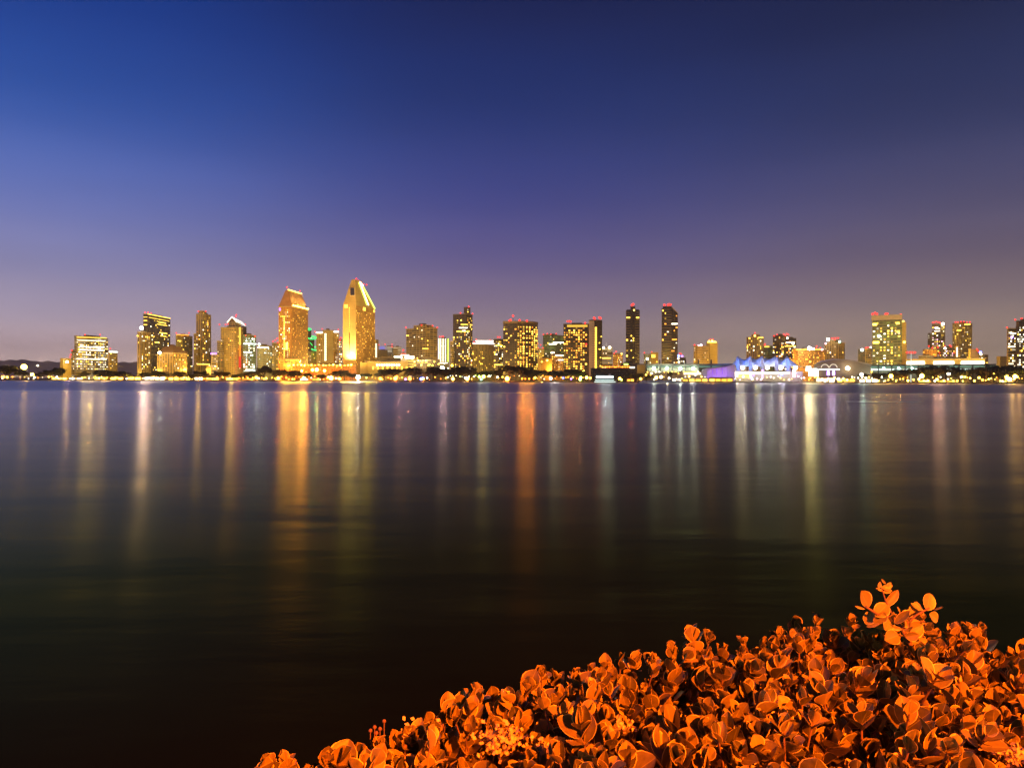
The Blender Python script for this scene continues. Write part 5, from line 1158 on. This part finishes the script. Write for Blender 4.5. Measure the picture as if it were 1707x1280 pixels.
    # outer side of the hedge hanging over the bank
    for _ in range(600):
        u = r.uniform(380, 2400); v = float(np.interp(u, Us, Vs)) + 36; P = px2plane(u, v, HP)
        k = r.uniform(.05, .6); P = P + Vector((-.12 * k, .22 * min(k, .3) , -k)); whorl(P, Vector((-.35 + r.gauss(0, .3), .9, .7)), 1.1, 3, tone0=.4, open_=1.4)
    root = empty('hedge', (1.0, 1.8, NG)); tag(root, 'dense waxy leaved hedge lit orange in the right foreground', 'hedge')
    off = root.location
    def mk(name, V_, F_, MI_, T_, mats, parent=root):
        me = bpy.data.meshes.new(name); me.from_pydata([v - off for v in V_], [], F_)
        for m in mats: me.materials.append(m)
        me.polygons.foreach_set('material_index', MI_); me.polygons.foreach_set('use_smooth', [True] * len(F_))
        if T_:
            ca = me.color_attributes.new('tone', 'FLOAT_COLOR', 'CORNER'); arr = np.repeat(np.array(T_, dtype=np.float32), [len(f) for f in F_])
            ca.data.foreach_set('color', np.stack([arr, arr, arr, np.ones_like(arr)], 1).ravel())
        o = bpy.data.objects.new(name, me); COL.objects.link(o); o.parent = parent; return o
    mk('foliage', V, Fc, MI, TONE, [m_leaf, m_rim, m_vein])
    tb = MB()
    for a, b_, rr in TW: tb.tube(a - off, b_ - off, rr, rr * .7, 5)
    # main stems from the soil
    for _ in range(90):
        u = r.uniform(450, 1750); v = r.uniform(1150, 1330); P = px2plane(u, v, HP); q = Vector((P.x + r.gauss(0, .1), min(P.y, 2.1) + r.gauss(0, .05), NG))
        if v < float(np.interp(u, Us, Vs)) + 60: continue
        tb.tube(q - off, P - Vector((0, 0, .1)) - off, .012, .004, 6)
    tb.build('twigs', m_twig, root)
    # the tall sprig standing out at the right
    V.clear(); Fc.clear(); MI.clear(); TONE.clear(); TW.clear()
    D0 = px2plane(1515, 1100, HP).y
    def on(u, v, dy=0): D = D0 + dy; return Vector(((u - 853.5) / F * D, D, CAMZ - (v - yh(u)) * D / F))
    sb = MB()
    def stem(*P):
        for k, (a, b_) in enumerate(zip(P[:-1], P[1:])): sb.tube(a - off, b_ - off, .0042 - .0007 * k, .0036 - .0007 * k, 6)
    stem(on(1530, 1105), on(1518, 1062), on(1492, 1030), on(1478, 1000), on(1472, 980))
    stem(on(1525, 1085), on(1505, 1048, -.01), on(1530, 1026, -.02), on(1552, 1014, -.02))
    stem(on(1492, 1030), on(1466, 1025, -.02), on(1446, 1012, -.03))
    def lf(u, v, u2, v2, wide, tone=.6, face=(0, -1, .25), cup=.25, bend=.1, dy=0, dy2=0):
        a, b_ = on(u, v, dy), on(u2, v2, dy + dy2); d = b_ - a; leaf(a, d, Vector(face), d.length, d.length * wide, cup, bend, tone)
    for a in ((1450, 1013, 1436, 985, .42), (1455, 1020, 1448, 1042, .40), (1462, 1028, 1482, 1008, .34), (1444, 1016, 1428, 1011, .12), (1470, 1040, 1446, 1046, .12), (1476, 1012, 1500, 984, .20), (1476, 1020, 1462, 1040, .38), (1490, 1030, 1478, 1052, .30),
              (1520, 1030, 1516, 1044, .5), (1525, 1040, 1532, 1004, .34), (1548, 1018, 1552, 990, .40), (1560, 1016, 1573, 1010, .4), (1552, 1024, 1566, 1034, .40), (1540, 1020, 1524, 1006, .16), (1510, 1056, 1540, 1042, .36), (1512, 1062, 1535, 1060, .40), (1500, 1060, 1478, 1068, .34), (1506, 1050, 1488, 1046, .22),
              (1494, 1040, 1520, 1018, .18), (1484, 1048, 1458, 1044, .14), (1520, 1080, 1548, 1070, .36), (1526, 1092, 1500, 1082, .36)):
        lf(*a[:5], tone=r.uniform(.4, .9), face=(r.uniform(-.5, .5), -1, r.uniform(0, .8)), cup=r.uniform(.1, .5), bend=r.uniform(-.1, .25), dy=r.uniform(-.03, .02), dy2=r.uniform(-.03, .03))
    for (u0, v0, s_) in ((1540, 1082, 1), (1500, 1088, 1), (1524, 1070, .9), (1470, 1084, .9), (1560, 1078, .9), (1492, 1066, .8), (1548, 1052, .8), (1512, 1040, .7), (1486, 1034, .65), (1534, 1030, .65)):
        whorl(on(u0, v0, r.uniform(-.04, .03)), Vector((r.gauss(0, .5), r.gauss(-.3, .3), 1)), s_, 3, tone0=.6, open_=1.3)
    for k in range(14):    # small pointed young leaves at the tip
        u0, v0 = r.uniform(1466, 1482), r.uniform(972, 990); lf(u0, v0, u0 + r.uniform(-16, 18), v0 + r.uniform(-12, 4), r.uniform(.12, .26), .8, face=(r.uniform(-1, 1), -1, r.uniform(0, 1)))
    for k in range(12):
        u0, v0 = r.uniform(1490, 1516), r.uniform(1018, 1038); lf(u0, v0, u0 + r.uniform(-14, 14), v0 + r.uniform(-12, 8), r.uniform(.1, .22), .8, face=(r.uniform(-1, 1), -1, r.uniform(0, 1)))
    sb.build('sprig_stem', m_twig, root)
    mk('sprig_leaves', V, Fc, MI, TONE, [m_leaf, m_rim, m_vein])
    # clusters of small dried flowers, long pale petals and little round buds
    m_dry = plain('dried_flower', (.62, .48, .22), .6, noise=.35, scale=120)
    for (u, v, n, s) in ((835, 1232, 260, 1.0), (690, 1222, 40, .8), (1280, 1180, 60, .6), (1040, 1210, 40, .6), (1262, 1232, 60, .6), (1545, 1150, 50, .5), (1690, 1262, 160, 1.0), (905, 1245, 30, .6)):
        c = px2plane(u, v, HP - .03); fb = MB()
        for k in range(n):
            q = c + Vector((r.gauss(0, .022), r.gauss(0, .02), r.gauss(0, .014))) * s
            a = Vector((r.gauss(0, 1), r.gauss(0, 1), r.gauss(0, 1))).normalized() * .006; b_ = a.orthogonal().normalized() * .0045
            fb.face([q - a - off, q + b_ - off + a * .2, q + a - off, q - b_ - off])
        o = fb.build('dried_flower_cluster', m_dry, root)
    m_pet = plain('pale_petal', (.80, .62, .20), .5, scale=80)
    for (u, v, us_) in ((1512, 1142, ((1494, 1126), (1516, 1118), (1528, 1146))), (1604, 1148, ((1598, 1118),)), (1520, 1268, ((1506, 1250), (1528, 1262), (1490, 1262), (1540, 1275))), (1596, 1245, ((1598, 1222),))):
        V.clear(); Fc.clear(); MI.clear(); TONE.clear()
        a = px2plane(u, v, HP - .02)
        for (u2, v2) in us_:
            D = a.y - .02; e = Vector(((u2 - 853.5) / F * D, D, CAMZ - (v2 - yh(u2)) * D / F)); leaf(a, e - a, Vector((0, -1, .4)), (e - a).length, (e - a).length * .16, .3, .1, .5)
        mk('pale_petals', V, Fc, [0] * len(Fc), None, [m_pet])
    bb = MB()
    for (u, v) in ((641, 1202), (625, 1212), (618, 1218), (628, 1222), (634, 1215), (705, 1206), (712, 1212), (676, 1245), (566, 1262), (574, 1260)):
        c = px2plane(u, v + 6, HP - .01); c.z += .006; bb.ball(c - off, .0045, 0, 7, 5); bb.tube(c - off, c - off - Vector((0, .0, .05)), .0012, n=4)
    bb.build('round_buds', m_twig, root)
hedge()
# sodium street lamp standing behind the camera: the light that turns the hedge orange
light('sodium_lamp', 'SPOT', (2.6, -3.2, CAMZ + 2.6), 10500, (1, .126, .002), .06, target=(1.0, 1.9, CAMZ - .8), spot=70, blend=.8)

HAZE = 0.00008
if HAZE:
    mb = MB(); mb.box(-7500, 7500, -420, 9200, -1.2, 420)
    m, n, l = newmat('thin_haze'); n.remove(n['Principled BSDF'])
    pv = n.new('ShaderNodeVolumePrincipled'); pv.inputs['Color'].default_value = (.9, .82, .85, 1); pv.inputs['Density'].default_value = HAZE
    l.new(pv.outputs[0], n['Material Output'].inputs['Volume'])
    tag(mb.build('haze', m), 'thin evening haze over the bay', kind='stuff')
